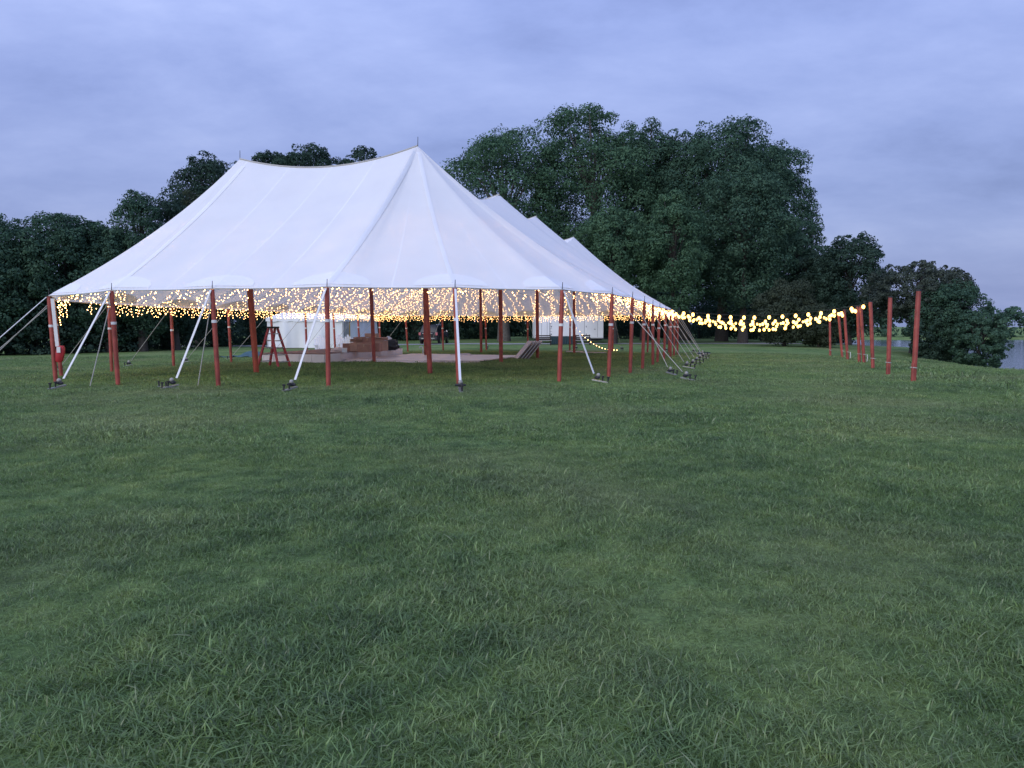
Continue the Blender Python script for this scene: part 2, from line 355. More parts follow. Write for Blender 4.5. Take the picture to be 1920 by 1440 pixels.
# gravel drive behind the tents
pv = []; pf = []
for i in range(40):
    X = -60 + i * 2.6; Yc = 71.5 + 1.2 * math.sin(X * 0.06) + (0.012 * (X + 12) ** 2 if X < -12 else 0)
    wd = 1.6
    for k in range(5):
        yy = Yc - wd + k * wd / 2; pv.append((X, yy, gz(X, yy) + 0.02))
for i in range(39):
    for k in range(4): a = i * 5 + k; pf.append((a, a + 5, a + 6, a + 1))
tag(MB().add(pv, [tuple(reversed(f)) for f in pf]).build('gravel_path', MAT['gravel']), kind='structure')

# ------------------------------------------------------------------ tent frame of reference
TH = R(16.05)
P1 = Vector((-2.93, 24.4))
RV = Vector((math.cos(TH), -math.sin(TH))); AV = Vector((math.sin(TH), math.cos(TH)))
def T(r, a): p = P1 + RV * r + AV * a; return p.x, p.y
def T3(r, a, h=0.0): x_, y_ = T(r, a); return Vector((x_, y_, gz(x_, y_) + h))
EAVE = 2.45
eave_poles = [(-8.9, -5.4), (-5.8, -6.4), (-2.85, -6.3), (0.15, -6.0), (2.9, -4.6), (5.2, -2.7), (6.15, -0.28), (6.4, 2.4), (6.45, 5.4), (6.45, 8.4), (6.45, 11.4),
              (6.45, 14.5), (6.45, 17.5), (6.45, 20.4), (6.4, 23.2), (5.8, 26.0), (4.2, 28.5), (1.6, 30.1), (-1.5, 30.6), (-4.6, 30.6), (-7.6, 30.1), (-10.3, 28.5),
              (-12.0, 26.0), (-12.6, 23.2), (-12.6, 20.2), (-12.6, 17.2), (-12.6, 14.2), (-12.6, 11.0), (-12.6, 7.6), (-12.6, 3.9), (-12.2, 0.2), (-11.3, -3.0)]
PEAK_A = [0.0, 8.7, 15.05, 24.35]
PEAK_ZR = [7.02, 6.90, 6.83, 6.78]; PEAK_ZL = [6.88, 6.78, 6.74, 6.68]
RL = -6.08
def peak_rz(s, j):   # s=0 right row, 1 left row
    return (RL * s, PEAK_A[j] - (0.45 * s if j == 0 else 0))
BAY_SAG = [0.75, 0.5, 0.8]; CROSS_SAG = 0.45
def ridge_z(r, a):
    """height of the canopy inside the rectangle of centre poles"""
    s = min(max(r / RL, 0), 1)
    a = min(max(a, 0), PEAK_A[-1])
    j = max(i for i in range(3) if PEAK_A[i] <= a + 1e-9)
    t = (a - PEAK_A[j]) / (PEAK_A[j + 1] - PEAK_A[j])
    zr = PEAK_ZR[j] * (1 - t) + PEAK_ZR[j + 1] * t; zl = PEAK_ZL[j] * (1 - t) + PEAK_ZL[j + 1] * t
    return zr * (1 - s) + zl * s - CROSS_SAG * 4 * s * (1 - s) - BAY_SAG[j] * 4 * t * (1 - t)
# perimeter samples
SUB = 8; per = []
for i, p in enumerate(eave_poles):
    q = eave_poles[(i + 1) % len(eave_poles)]
    for k in range(SUB):
        t = k / SUB; sc = 4 * t * (1 - t)
        r_ = p[0] * (1 - t) + q[0] * t; a_ = p[1] * (1 - t) + q[1] * t
        za = gz(*T(*p)) * (1 - t) + gz(*T(*q)) * t
        # edge drawn slightly in between the poles
        cxr, cxa = -3.0, 12.0
        nr, na = r_ - cxr, (a_ - cxa) * 0.5; ln = math.hypot(nr, na)
        per.append((r_ - nr / ln * 0.10 * sc, a_ - na / ln * 0.10 * sc, za + EAVE - 0.015 * sc))
NP_ = len(per); NV = 12
def inner_pt(r, a):
    s = min(max(r / RL, 0), 1); return (RL * s, min(max(a, -0.45 * s), PEAK_A[-1]))
def canopy_pt(k, v):
    r, a, ze = per[k % NP_]; ri, ai = inner_pt(r, a)
    zr = ridge_z(ri, ai)
    corner = abs(ri - r) > 0.3 and abs(ai - a) > 0.3
    kk = 0.30 if corner else 0.20
    g = (1 - v) - kk * v * (1 - v) * (1.15 - 0.3 * v)
    x_, y_ = T(ri + (r - ri) * v, ai + (a - ai) * v)
    return Vector((x_, y_, ze + (zr - ze) * g))
def canopy_at(u, v):
    k = int(math.floor(u)); t = u - k
    return canopy_pt(k, v) * (1 - t) + canopy_pt(k + 1, v) * t

tent_base = T3(-3, 12)
tent = empty('sailcloth_tent', tent_base, 0, 'huge white peaked sailcloth tent on red wooden poles, its underside strung with lights', 'tent')
OFF = -tent_base
def tb(mb, name, mat, parent=None, **kw):
    """mesh given in world coordinates, parented under the tent or one of its parts (both keep the tent origin)"""
    mb.v = [tuple(Vector(p) + OFF) for p in mb.v]
    return mb.build(name, mat, parent or tent, **kw)
verts = []; faces = []; uvs = []
for v in range(NV + 1):
    for k in range(NP_ + 1): verts.append(canopy_pt(k, v / NV) + OFF); uvs.append((k / (SUB / 2), v / NV))
for v in range(NV):
    for k in range(NP_):
        a = v * (NP_ + 1) + k; faces.append((a, a + (NP_ + 1), a + NP_ + 2, a + 1))
for j in range(3):                       # top between the two rows of peaks
    NA = 10; NS = 10; o0 = len(verts)
    for ia in range(NA + 1):
        for is_ in range(NS + 1):
            s = is_ / NS; t = ia / NA; r = RL * s; a0 = PEAK_A[j] - (0.45 * s if j == 0 else 0); a = a0 * (1 - t) + PEAK_A[j + 1] * t
            aa = PEAK_A[j] * (1 - t) + PEAK_A[j + 1] * t
            x_, y_ = T(r, a); verts.append(Vector((x_, y_, ridge_z(r, aa))) + OFF); uvs.append((is_ / NS * 4, t))
    for ia in range(NA):
        for is_ in range(NS):
            a = o0 + ia * (NS + 1) + is_; faces.append((a, a + 1, a + NS + 2, a + NS + 1))
me = bpy.data.meshes.new('canopy'); me.from_pydata([tuple(p) for p in verts], [], faces)
uvl = me.uv_layers.new(name='UVMap')
for l in me.loops: uvl.data[l.index].uv = uvs[l.vertex_index]
me.materials.append(MAT['canvas']); me.polygons.foreach_set('use_smooth', [True] * len(me.polygons)); me.update()
canopy = bpy.data.objects.new('canopy', me); C.objects.link(canopy); canopy.parent = tent
# hem rope, webbing along ridges and hips, patches
mb = MB(); mb.tube([canopy_pt(k, 1.0) + Vector((0, 0, -0.012)) for k in range(NP_ + 1)], 0.016, 6, caps=False); tb(mb, 'eave_rope', MAT['rope'], canopy)
def band(us, vs, wd, name):
    mb = MB(); P = [canopy_at(u, v) for u, v in zip(us, vs)]; Q = [canopy_at(u + 0.35, v) for u, v in zip(us, vs)]
    V = []; 
    for i in range(len(P)):
        d = (P[min(i + 1, len(P) - 1)] - P[max(i - 1, 0)]).normalized(); sd_ = Q[i] - P[i]; sd_ = sd_ - d * sd_.dot(d)
        if sd_.length < 1e-3: sd_ = d.cross(Vector((0, 0, 1)))
        sd_.normalize(); n = sd_.cross(d)
        if n.z < 0: n = -n
        V += [P[i] - sd_ * wd / 2 + n * 0.012, P[i] + sd_ * wd / 2 + n * 0.012]
    mb.add(V, [(2 * i, 2 * i + 1, 2 * i + 3, 2 * i + 2) for i in range(len(P) - 1)])
    tb(mb, name, MAT['canvas_patch'], canopy, smooth=True)
vv = [0.04 + 0.93 * i / 14 for i in range(15)]
for k in (1, 3, 4, 7, 11, 14, 18, 20, 23, 30): band([k * SUB] * 15, vv, 0.13, 'webbing_band')
for k in range(len(eave_poles)):        # half-round reinforcement patch over each side pole
    mb = MB(); V = []; n = 12; u0 = k * SUB
    rows = [[], [], []]
    cpt = canopy_at(u0, 0.985)
    V.append(cpt + Vector((0, 0, 0.012)))
    for i in range(n + 1):
        a = PI * i / n; u = u0 + 2.6 * math.cos(a); v = 0.985 - 0.085 * math.sin(a)
        V.append(canopy_at(u, v) + Vector((0, 0, 0.012)))
    mb.add(V, [(0, i + 1, i + 2) for i in range(n)]); tb(mb, 'reinforcement_patch', MAT['canvas_patch'], canopy)
mb = MB()
for rr_, zz_ in ((0, PEAK_ZR), (RL, PEAK_ZL)): pass
for j in range(4):                       # ridge webbing edge between the two peaks of each pair
    mb = MB(); pts = []
    for i in range(17):
        s = i / 16; r = RL * s; a = PEAK_A[j] - (0.45 * s if j == 0 else 0); x_, y_ = T(r, a); pts.append(Vector((x_, y_, ridge_z(r, PEAK_A[j]) + 0.01)))
    mb.tube(pts, 0.03, 6); tb(mb, 'ridge_rope', MAT['rope'], canopy)

# poles of the tent -------------------------------------------------
def lean_pole(parent, foot, top, rad, mat, band_h=(0.55,), pin=0.21, name='side_pole'):
    mb = MB(); n = 7; pts = [foot.lerp(top, i / (n - 1)) for i in range(n)]
    mb.tube(pts, [rad * 0.92, rad, rad, rad, rad, rad * 0.97, rad * 0.9], 12)
    o = tb(mb, name, mat, parent, smooth=True)
    for b in band_h:
        c = foot.lerp(top, b); d = (top - foot).normalized(); m2 = MB()
        m2.tube([c - d * 0.035, c + d * 0.035], rad * 1.13, 12); tb(m2, 'tie_band', MAT['white_web'], o)
    if pin:
        m2 = MB(); m2.tube([top - Vector((0, 0, 0.02)), top + Vector((0.01, 0, pin))], [0.013, 0.008], 6); tb(m2, 'pin', MAT['dark_steel'], o)
    return o
cen = Vector(T(-3, 12))
stake_over = {0: (-14.9, 20.3), 1: (-10.9, 18.45), 2: (-8.12, 18.3), 3: (-5.02, 17.45), 4: (-1.14, 16.95), 5: (2.25, 20.0), 6: (4.75, 20.9), 7: (4.85, 23.5)}
random.seed(11)
pole_tops = []
for k, (r, a) in enumerate(eave_poles):
    x_, y_ = T(r, a); p = Vector((x_, y_, gz(x_, y_)))
    rd = [per[k * SUB][0] - (-3.04), per[k * SUB][1] - min(max(a, 0.5), 24)]
    if abs(rd[1]) < 0.01: rd[1] = 0
    if 0.5 < a < 24: od = RV * (1 if r > -3 else -1)
    else:
        od = RV * (r - inner_pt(r, a)[0]) + AV * (a - inner_pt(r, a)[1]); od.normalize()
    foot = p + Vector((od.x * -0.06 + random.uniform(-.05, .1), od.y * -0.06, -0.03)); top = p + Vector((0, 0, EAVE - 0.03)) 
    lean_pole(None, foot, top, 0.059, MAT['pole'], (0.66 + random.uniform(-.03, .03),))
    pole_tops.append(top)
    # guy strap and ground anchor
    if k in stake_over: sx, sy = stake_over[k]
    else:
        ln = 1.55 + random.uniform(-.12, .12) if r > 0 else 2.3 + random.uniform(-.2, .2); q = Vector((x_, y_)) + od * ln; sx, sy = q
    s3 = Vector((sx, sy, gz(sx, sy))); near = k <= 5
    at = top + Vector((od.x * 0.06, od.y * 0.06, -0.02)); end = s3 + Vector((0, 0, 0.26)) + (Vector((x_, y_, s3.z)) - s3).normalized() * 0.12
    mb = MB()
    if near: mb.bar(at, end, 0.055, 0.012, up=Vector((od.x, od.y, 0.3)) if True else None)
    else: mb.tube([at, end], 0.011, 5)
    gs = tb(mb, 'guy_strap', MAT['white_web'] if near else MAT['rope'])
    if k in (0, 1, 2):     # a second, thinner rope beside it
        m2 = MB(); e2 = s3 + Vector((0.25 if k else -0.4, 0.9, 0)); e2.z = gz(e2.x, e2.y) + .02; m2.tube([at - Vector((0, 0, 0.3)), e2], 0.012, 5); tb(m2, 'guy_rope', MAT['rope'])
    d2 = Vector((s3.x - x_, s3.y - y_, 0)).normalized(); sd2 = Vector((-d2.y, d2.x, 0))
    mb = MB(); mb.bar(s3 - d2 * 0.16 + Vector((0, 0, 0.10)), s3 + d2 * 0.27 + Vector((0, 0, 0.03)), 0.085, 0.03); an = tb(mb, 'ground_anchor', MAT['steel'])
    mb = MB(); mb.ball(s3 + Vector((0, 0, 0.225)), 0.052, 10, 7); tb(mb, 'ratchet_ball', MAT['pale_ball'], an, smooth=True)
    mb = MB(); mb.ball(s3 + Vector((0, 0, 0.16)) - d2 * 0.03, 0.075, 10, 6, sc=(1, 1, 0.62)); mb.tube([s3 + sd2 * 0.12 + Vector((0, 0, .16)), s3 - sd2 * 0.12 + Vector((0, 0, .16))], 0.025, 6); tb(mb, 'ratchet', MAT['dark_steel'], an, smooth=True)
    for q, hgt in ((0.10, 0.17), (0.25, 0.15)):
        mb = MB(); b0 = s3 + d2 * q + sd2 * random.uniform(-.02, .02)
        mb.tube([b0 + Vector((0, 0, -0.15)), b0 + Vector((0.02, 0.0, hgt))], 0.02, 6); mb.tube([b0 + Vector((0.02, 0, hgt)), b0 + Vector((0.022, 0, hgt + 0.035))], 0.036, 8); tb(mb, 'stake', MAT['dark_steel'], an)
    if k in (2, 0):
        for q in (-0.62, -0.25):
            mb = MB(); b0 = s3 + sd2 * -q * -1 + Vector((0, 0, 0)); mb.tube([b0 + Vector((0, 0, -.1)), b0 + Vector((-0.03, 0, .17))], 0.022, 6); tb(mb, 'stake', MAT['dark_steel'], an)
        mb = MB(); mb.bar(s3 + sd2 * -0.7 + Vector((0, 0, .03)), s3 + sd2 * 0.28 + Vector((0, 0, .03)), 0.07, 0.025); tb(mb, 'base_bar', MAT['steel'], an)
# centre poles: feet stand a little off the plumb line as in the photograph
lean = {(0, 0): (0.33, 0), (1, 0): (0.36, 0), (1, 1): (0.25, 0)}
for s in (0, 1):
    for j in range(4):
        r, a = peak_rz(s, j); x_, y_ = T(r, a); zt = (PEAK_ZL if s else PEAK_ZR)[j]
        lx, ly = lean.get((s, j), (0.06, 0)); fx, fy = x_ + lx, y_ + ly
        if (s, j) == (1, 1): fy -= 0.35
        foot = Vector((fx, fy, gz(fx, fy) - 0.03))
        lean_pole(None, foot, Vector((x_, y_, zt - .14)), 0.085 if (s, j) != (1, 0) else 0.10, MAT['pole_lit'] if (s, j) == (1, 0) else MAT['pole'], (), 0.42, 'centre_pole')

# ------------------------------------------------------------------ fairy lights under the canopy
bulb_v = np.array([(1, 0, 0), (-1, 0, 0), (0, 1, 0), (0, -1, 0), (0, 0, 1.25), (0, 0, -1.25)], float)
bulb_f = np.array([(0, 2, 4), (2, 1, 4), (1, 3, 4), (3, 0, 4), (2, 0, 5), (1, 2, 5), (3, 1, 5), (0, 3, 5)])
def bulbs_mesh(points, rad, origin, name, mat, parent):
    P = np.array([tuple(p) for p in points]) - np.array(tuple(origin))
    V = (P[:, None, :] + bulb_v[None] * rad).reshape(-1, 3)
    Fc = (bulb_f[None] + (np.arange(len(P)) * 6)[:, None, None]).reshape(-1, 3)
    return mesh_np(name, V, Fc, mat, parent)
random.seed(23)
def side_of(u):
    r, a, _ = per[int(u) % NP_]
    if a > 25.0: return 'far end'
    if a < -1.0: return 'near end'
    return 'right' if r > 0 else 'left'
lab = {'near end': 'string of tiny warm fairy lights under the rounded canopy end facing the open lawn',
       'right': 'string of tiny warm fairy lights under the canopy slope facing the row of free-standing poles',
       'left': 'string of tiny warm fairy lights under the canopy slope facing the dense woods',
       'far end': 'string of tiny warm fairy lights under the canopy end facing the white trailer'}
u = 0.0
while u < NP_:
    side = side_of(u); step = 1.2 if side != 'near end' else 2.0
    wob = random.uniform(0.4, 1.1); ph = random.uniform(0, 6.28); amp = random.uniform(0.2, 0.9); drift = random.uniform(-1.5, 1.5)
    pts = []; nseg = 24; v0 = 0.42
    for i in range(nseg + 1):
        t = i / nseg; v = v0 + (0.985 - v0) * t
        uu = u + amp * math.sin(ph + wob * t * 9) + drift * (1 - t)
        p = canopy_at(uu % NP_, v); sag = 0.20 + 0.07 * abs(math.sin(t * PI * 4 + ph)) + (0.05 if random.random() < .3 else 0)
        pts.append(p + Vector((0, 0, -sag)))
    # bulbs along
    bp_ = []; acc = 0.0; nxt = random.uniform(0, .1)
    for i in range(nseg):
        seg = (pts[i + 1] - pts[i]); l = seg.length
        while nxt < acc + l:
            bp_.append(pts[i] + seg * ((nxt - acc) / l) + Vector((random.uniform(-.12, .12), random.uniform(-.12, .12), random.uniform(-.09, .01)))); nxt += random.uniform(0.10, 0.21)
        acc += l
    o = pts[-1]
    th = empty('fairy_light_string', o, 0, lab[side], 'string lights', 'fairy lights under the big tent')
    mb = MB(); mb.tube([p - o for p in pts[::2]], 0.004, 3, caps=False); mb.build('wire', MAT['wire'], th)
    b_ = bulbs_mesh(bp_, 0.0165, o, 'bulbs', MAT['fairy'], th); b_['kind'] = 'stuff'
    u += step * random.uniform(0.8, 1.2)
# curtains of lights hanging below the eaves of the sides away from the open lawn
clab = {'right': 'curtain of short hanging light strands below the tent edge by the row of guy ropes', 'left': 'curtain of short hanging light strands below the tent edge facing the woods', 'far end': 'curtain of short hanging light strands below the tent edge facing the trailer'}
for k in range(9, 30):
    sd_ = side_of(k * SUB + SUB / 2)
    if sd_ == 'near end': continue
    o = canopy_at(k * SUB + SUB / 2, .985); th = empty('light_curtain', o, 0, clab[sd_], 'string lights', 'light curtains along the eaves')
    mb = MB(); bp_ = []; n_ = 24
    mb.tube([canopy_at(k * SUB + SUB * i / 8, .985) - o + Vector((0, 0, -.05)) for i in range(9)], .005, 3, caps=False)
    for i in range(n_):
        p = canopy_at(k * SUB + SUB * (i + random.uniform(.1, .9)) / n_, .985) + Vector((0, 0, -.05)); ln = random.choice((.30, .36, .40, .44, .34, .42))
        mb.tube([p - o, p - o - Vector((0, 0, ln))], .003, 3, caps=False); z_ = random.uniform(0, .08)
        while z_ < ln: bp_.append(p + Vector((random.uniform(-.06, .06), random.uniform(-.06, .06), -z_))); z_ += random.uniform(.09, .16)
    mb.build('wire', MAT['wire'], th); b_ = bulbs_mesh(bp_, .0155, o, 'bulbs', MAT['fairy'], th); b_['kind'] = 'stuff'
# short tails hanging at the corner by the red bag
for (uu, ln) in ((31.75 * SUB % NP_, 0.85), (31.3 * SUB, 0.62), (30.9 * SUB, 0.62), (30.5 * SUB, 0.45)):
    p = canopy_at(uu % NP_, 0.97) + Vector((0, 0, -0.1)); th = empty('fairy_light_string', p, 0, 'short tail of fairy lights hanging loose near the red bag', 'string lights', 'hanging light tails')
    pts = [p + Vector((0.03 * math.sin(i * 1.3), 0, -ln * i / 8)) for i in range(9)]
    mb = MB(); mb.tube([q - p for q in pts], 0.004, 3, caps=False); mb.build('wire', MAT['wire'], th)
    b_ = bulbs_mesh([p + Vector((random.uniform(-.03, .03), random.uniform(-.03, .03), -ln * (i + .5) / (ln / .07))) for i in range(int(ln / .07))], 0.0165, p, 'bulbs', MAT['fairy'], th); b_['kind'] = 'stuff'

# ------------------------------------------------------------------ free-standing poles on the right
lone = [((1561, 587), (1557, 664)), ((1577, 581), (1580, 668)), ((1588, 577), (1590, 672)), ((1613, 570), (1612, 676)),
        ((1619, 573), (1621, 681)), ((1637, 562), (1638, 689)), ((1674, 553), (1667, 699)), ((1727, 544), (1715, 716))]
lone_top = []
for i, ((tx, ty), (bx_, by)) in enumerate(lone):
    d = 2.47 * F / (by - ty); X = (bx_ - 960) / F * d; z0 = gz(X, d)
    dx = (tx - bx_) / F * d - (bx_ - 960) / F * d * 0.0125
    t_ = empty('tent_pole', (X, d, z0), 0, 'red wooden pole standing free on the lawn with a light string tied to its top' if i < 6 else ('bare red wooden pole standing free beside the last pole with lights' if i == 6 else 'bare red wooden pole at the end of the row, beside open lawn'), 'pole', 'row of free-standing poles')
    top = Vector((dx, 0, 2.46))
    mb = MB(); mb.tube([Vector((0, 0, -.05)).lerp(top, q / 5) for q in range(6)], [0.062, 0.064, 0.066, 0.066, 0.065, 0.06], 12); mb.build('shaft', MAT['pole'], t_, smooth=True)
    mb = MB(); mb.tube([(-.045, -.03, -.05), (-.045, -.03, .50)], 0.045, 8); mb.build('ground_post', MAT['pole'], t_, smooth=True)
    mb = MB(); mb.tube([(-.015, 0, .37), (-.012, 0, .395)], 0.088, 12); mb.build('tie_band', MAT['rope'], t_)
    if i in (2, 4): mb = MB(); mb.tube([(.09, -.06, .38), (.10, -.07, .22), (.085, -.06, .08)], 0.014, 5); mb.build('rope_tail', MAT['white_web'], t_)
    mb = MB(); mb.tube([top - Vector((0, 0, .03)), top + Vector((0, 0, .012))], 0.069, 12); mb.build('cap', MAT['dark_steel'], t_)
    lone_top.append(Vector((X, d, z0)) + top)
# festoon strings from the tent's right-hand side poles to those poles
random.seed(5)
links = [(9, 5, .40), (10, 4, .5), (11, 3, .60), (12, 2, .72), (13, 1, .55), (14, 0, .42), (11, 4, .85), (12, 1, .85)]
for n_, (k, j, sag) in enumerate(links):
    A = pole_tops[k] + Vector((0, 0, -0.06)); B = lone_top[j] + Vector((0, 0, -0.06))
    mid = (A + B) / 2
    th = empty('festoon_light_string', B, 0, 'string of large glowing bulbs sagging from the tent edge to a free-standing pole', 'string lights', 'bulb strings over the side lawn')
    def cp(t): return A.lerp(B, t) - Vector((0, 0, 4 * sag * t * (1 - t)))
    mb = MB(); mb.tube([cp(i / 30) - B for i in range(31)], 0.008, 5); mb.build('wire', MAT['wire'], th)
    ln = (A - B).length; nb = int(ln / 0.46); base_b = None
    for i in range(nb):
        p = cp((i + 0.5 + random.uniform(-.12, .12)) / nb) - B + Vector((random.uniform(-.03, .03), 0, -0.09))
        if base_b is None:
            mb = MB(); mb.ball((0, 0, 0), 0.062, 8, 6, sc=(1, 1, 1.25)); base_b = mb.build('bulb', MAT['festoon'], th, smooth=True); base_b.location = p
            mb = MB(); mb.tube([(0, 0, 0.06), (0, 0, 0.115)], 0.022, 6); so = mb.build('socket', MAT['black'], base_b)
        else:
            c = base_b.copy(); C.objects.link(c); c.parent = th; c.location = p
            c2 = so.copy(); C.objects.link(c2); c2.parent = c
# light rope drooping from a far pole to the grass
A = T3(-1.4, 30.5, 2.1); B = T3(2.0, 29.3, 0.06); th = empty('drooping_light_string', B, 0, 'string of lights drooping from a far pole down onto the grass before the trailer', 'string lights')
pts = []
for i in range(25):
    t = i / 24; p = A.lerp(B, t); p.z = B.z + (A.z - B.z) * (1 - t) ** 2.4; pts.append(p - B)
mb = MB(); mb.tube(pts, 0.006, 4); mb.build('wire', MAT['wire'], th)
bl = None
for i in range(17):
    f_ = i / 16 * 24; k = min(int(f_), 23); p = pts[k].lerp(pts[k + 1], f_ - k) + Vector((0, 0, 0.03))
    if bl is None: mb = MB(); mb.ball((0, 0, 0), 0.030, 6, 4); bl = mb.build('bulb', MAT['fairy'], th); bl.location = p
    else: c = bl.copy(); C.objects.link(c); c.parent = th; c.location = p

# ------------------------------------------------------------------ stage and dance floor
z_st = gz(*T(-7, 12)); st = empty('low_stage', (*T(-7.65, 7.5), gz(*T(-7.65, 7.5))), -TH, 'low stage platform with pale panelled skirt beside the dance floor', 'stage')
SW, SL, SH = 3.15, 8.2, 0.42      # local: x to the left is -, y along the tent
def stz(x_, y_):   # ground height under a local point, relative to the stage origin
    p = Vector((x_, y_, 0)); p.rotate(Matrix.Rotation(-TH, 3, 'Z')); return gz(st.location.x + p.x, st.location.y + p.y) - st.location.z
mb = MB(); mb.box((-SW / 2, SL / 2, SH - 0.03), (SW, SL, 0.06)); mb.build('deck', MAT['stage_top'], st, bevel=0.01)
mb = MB(); mb.box((-SW / 2, SL / 2, (SH - 0.08) / 2 - 0.08), (SW - 0.12, SL - 0.12, SH - 0.05)); mb.build('understructure', MAT['black'], st)
for k in range(5):
    w_ = SW / 5; xc = -SW + w_ * (k + .5)
    mb = MB(); mb.box((xc, -0.012, SH / 2 - 0.05), (w_ - 0.012, 0.03, SH + 0.02))
    for q in (-1, 1): mb.box((xc + q * (w_ / 2 - .045), -.034, SH / 2 - .05), (0.06, 0.014, SH - .01)); mb.box((xc, -.034, SH / 2 - .05 + q * (SH / 2 - .03)), (w_ - .15, 0.014, 0.05))
    mb.build('skirt_panel', MAT['stage'], st)
for k in range(6):
    w_ = SL / 6; yc = w_ * (k + .5)
    mb = MB(); mb.box((0.012, yc, SH / 2 - 0.03), (0.03, w_ - 0.012, SH + 0.0)); mb.build('skirt_panel', MAT['stage'], st, bevel=0.006)
fl = empty('dance_floor', (*T(-7.55, 9.1), gz(*T(-7.55, 9.1))), -TH, 'flat pale pink dance floor laid on the grass under the tent', 'dance floor')
PW = 1.3; base_p = None
for i in range(5):
    for j in range(6):
        x_ = 0.66 + PW * i; y_ = 0.6 + PW * j * 1.0
        wx, wy = T(-7.55 + x_, 9.1 + y_)
        zl = gz(wx, wy) - fl.location.z
        if base_p is None: mb = MB(); mb.box((0, 0, 0), (PW - 0.012, PW - 0.012, 0.05)); base_p = mb.build('floor_panel', MAT['floor_panel'], fl, bevel=0.008); o = base_p
        else: o = base_p.copy(); C.objects.link(o); o.parent = fl
        o.location = (x_, y_, zl + 0.055 + 0.03)
# ramp edge on the near side
mb = MB()
mb.prism([(-0.28, 0.0), (0.0, 0.0), (0.0, 0.09)], 0.05, 0.05 + PW * 5, 'x'); mb.build('edge_ramp', MAT['floor_panel'], fl)

# cartons on the stage
random.seed(3)
def carton(loc, rz, w_, d_, h_, mat, label, open_=False):
    o = empty('cardboard_carton', loc, rz, label, 'carton', 'cartons piled on the stage')
    mb = MB(); mb.box((0, 0, h_ / 2), (w_, d_, h_)); mb.build('box', mat, o, bevel=0.008)
    mb = MB(); mb.box((0, 0, h_ + 0.002), (w_ * .98, 0.06, 0.004)); mb.box((0, -d_ / 2 - 0.002, h_ - .06), (0.06, 0.004, 0.12)); mb.build('tape', MAT['tape'], o)
    if open_:
        for q in (-1, 1): mb = MB(); mb.box((0, 0, 0), (w_, d_ * .45, 0.008), Matrix.Rotation(q * 0.6, 3, 'X')); f_ = mb.build('flap', mat, o); f_.location = (0, q * (d_ * .5 + d_ * .18), h_ + .10)
def on_stage(px_, dpt, dz=0.0):
    X = (px_ - 960) / F * dpt; return (X, dpt, st.location.z + SH + dz)
cl = [(684, 35.6, .62, .5, .36, 0, 0, 'brown carton at the front of the pile on the stage'), (668, 36.4, .55, .5, .42, 0.2, 1, 'pale carton with wide top beside the dark post on the stage'),
      (700, 36.2, .75, .5, .40, -.1, 0, 'wide brown carton in the middle of the pile'), (716, 37.2, .6, .5, .48, .15, 1, 'tall pale carton at the dance floor end of the pile'),
      (655, 37.6, .6, .55, .34, .3, 0, 'low brown carton next to the white lawn chairs'), (690, 38.2, .6, .5, .60, .05, 0, 'tall brown carton at the back of the pile'),
      (708, 38.6, .7, .5, .62, -.2, 1, 'pale carton behind the tall ones, leaning'), (675, 38.8, .6, .5, .62, .1, 0, 'brown carton at the back beside the white chair')]
for (px_, dp, w_, d_, h_, rz, mi, lb) in cl: carton(on_stage(px_, dp), rz, w_, d_, h_, MAT['carton2' if mi else 'carton'], lb, open_=(mi == 1 and h_ < .5))
carton(on_stage(676, 36.4, .42), .3, .42, .36, .26, MAT['carton'], 'small brown carton stacked on top of the pale open carton')
carton(on_stage(698, 38.3, .62), -.2, .6, .42, .2, MAT['carton2'], 'flat pale carton lying on top of the pile')
# small white box and grey cloth bundle, dark equipment heap, white bag
o = empty('white_box', on_stage(646, 35.0), .1, 'small pale box at the edge of the stage in front of the cartons', 'box'); mb = MB(); mb.box((0, 0, .09), (.22, .2, .18)); mb.build('body', MAT['plastic_white'], o, bevel=.01); mb = MB(); mb.box((0, 0, .19), (.235, .215, .03)); mb.build('lid', MAT['stage'], o, bevel=.006)
def lump(name, loc, sx, sy, sz, mat, label, cat, seed):
    r_ = random.Random(seed); mb = MB(); mb.ball((0, 0, 0), 1, 16, 10); V = []
    for p in mb.v:
        q = Vector(p); n_ = 1 + .16 * math.sin(q.x * 5 + seed) * math.sin(q.y * 4.3 + 1) + .12 * math.sin(q.z * 7 + q.x * 3) + r_.uniform(-.05, .05)
        V.append((q.x * sx * n_, q.y * sy * n_, max(q.z, -.45) * sz * n_ + sz * .45))
    mb.v = V; o = mb.build(name, mat, smooth=True); o.location = loc; return tag(o, label, cat)
lump('folded_cloth', on_stage(634, 35.2), .32, .25, .16, MAT['board'], 'rumpled pinkish cloth heap on the stage next to the small pale box', 'cloth', 3)
lump('equipment_bag', on_stage(728, 38.5), .5, .4, .34, MAT['black'], 'black equipment bag at the far end of the stage', 'bag', 5)
lump('equipment_bag', on_stage(737, 40.0), .35, .3, .3, MAT['black'], 'smaller black bag leaning at the end of the stage skirt', 'bag', 6)
lump('white_sack', on_stage(728, 38.6, .36), .22, .18, .2, MAT['plastic_white'], 'white plastic sack lying on the black equipment bag', 'sack', 9)
lump('folded_cloth', (*T(-4.1, 15.4), fl.location.z + .03), .6, .2, .1, MAT['board'], 'pale crumpled cloth lying at the back of the dance floor', 'cloth', 12)
# white hooked pipe standing at the back edge of the floor
p = T3(-6.65, 16.2); mb = MB(); mb.tube([(0, 0, 0), (0, 0, .42), (-.03, 0, .5), (-.1, 0, .54), (-.17, 0, .5), (-.19, 0, .44)], .025, 8); o = mb.build('hooked_pipe', MAT['plastic_white'], smooth=True); o.location = p; tag(o, 'white pipe with hooked top standing behind the dance floor', 'pipe')
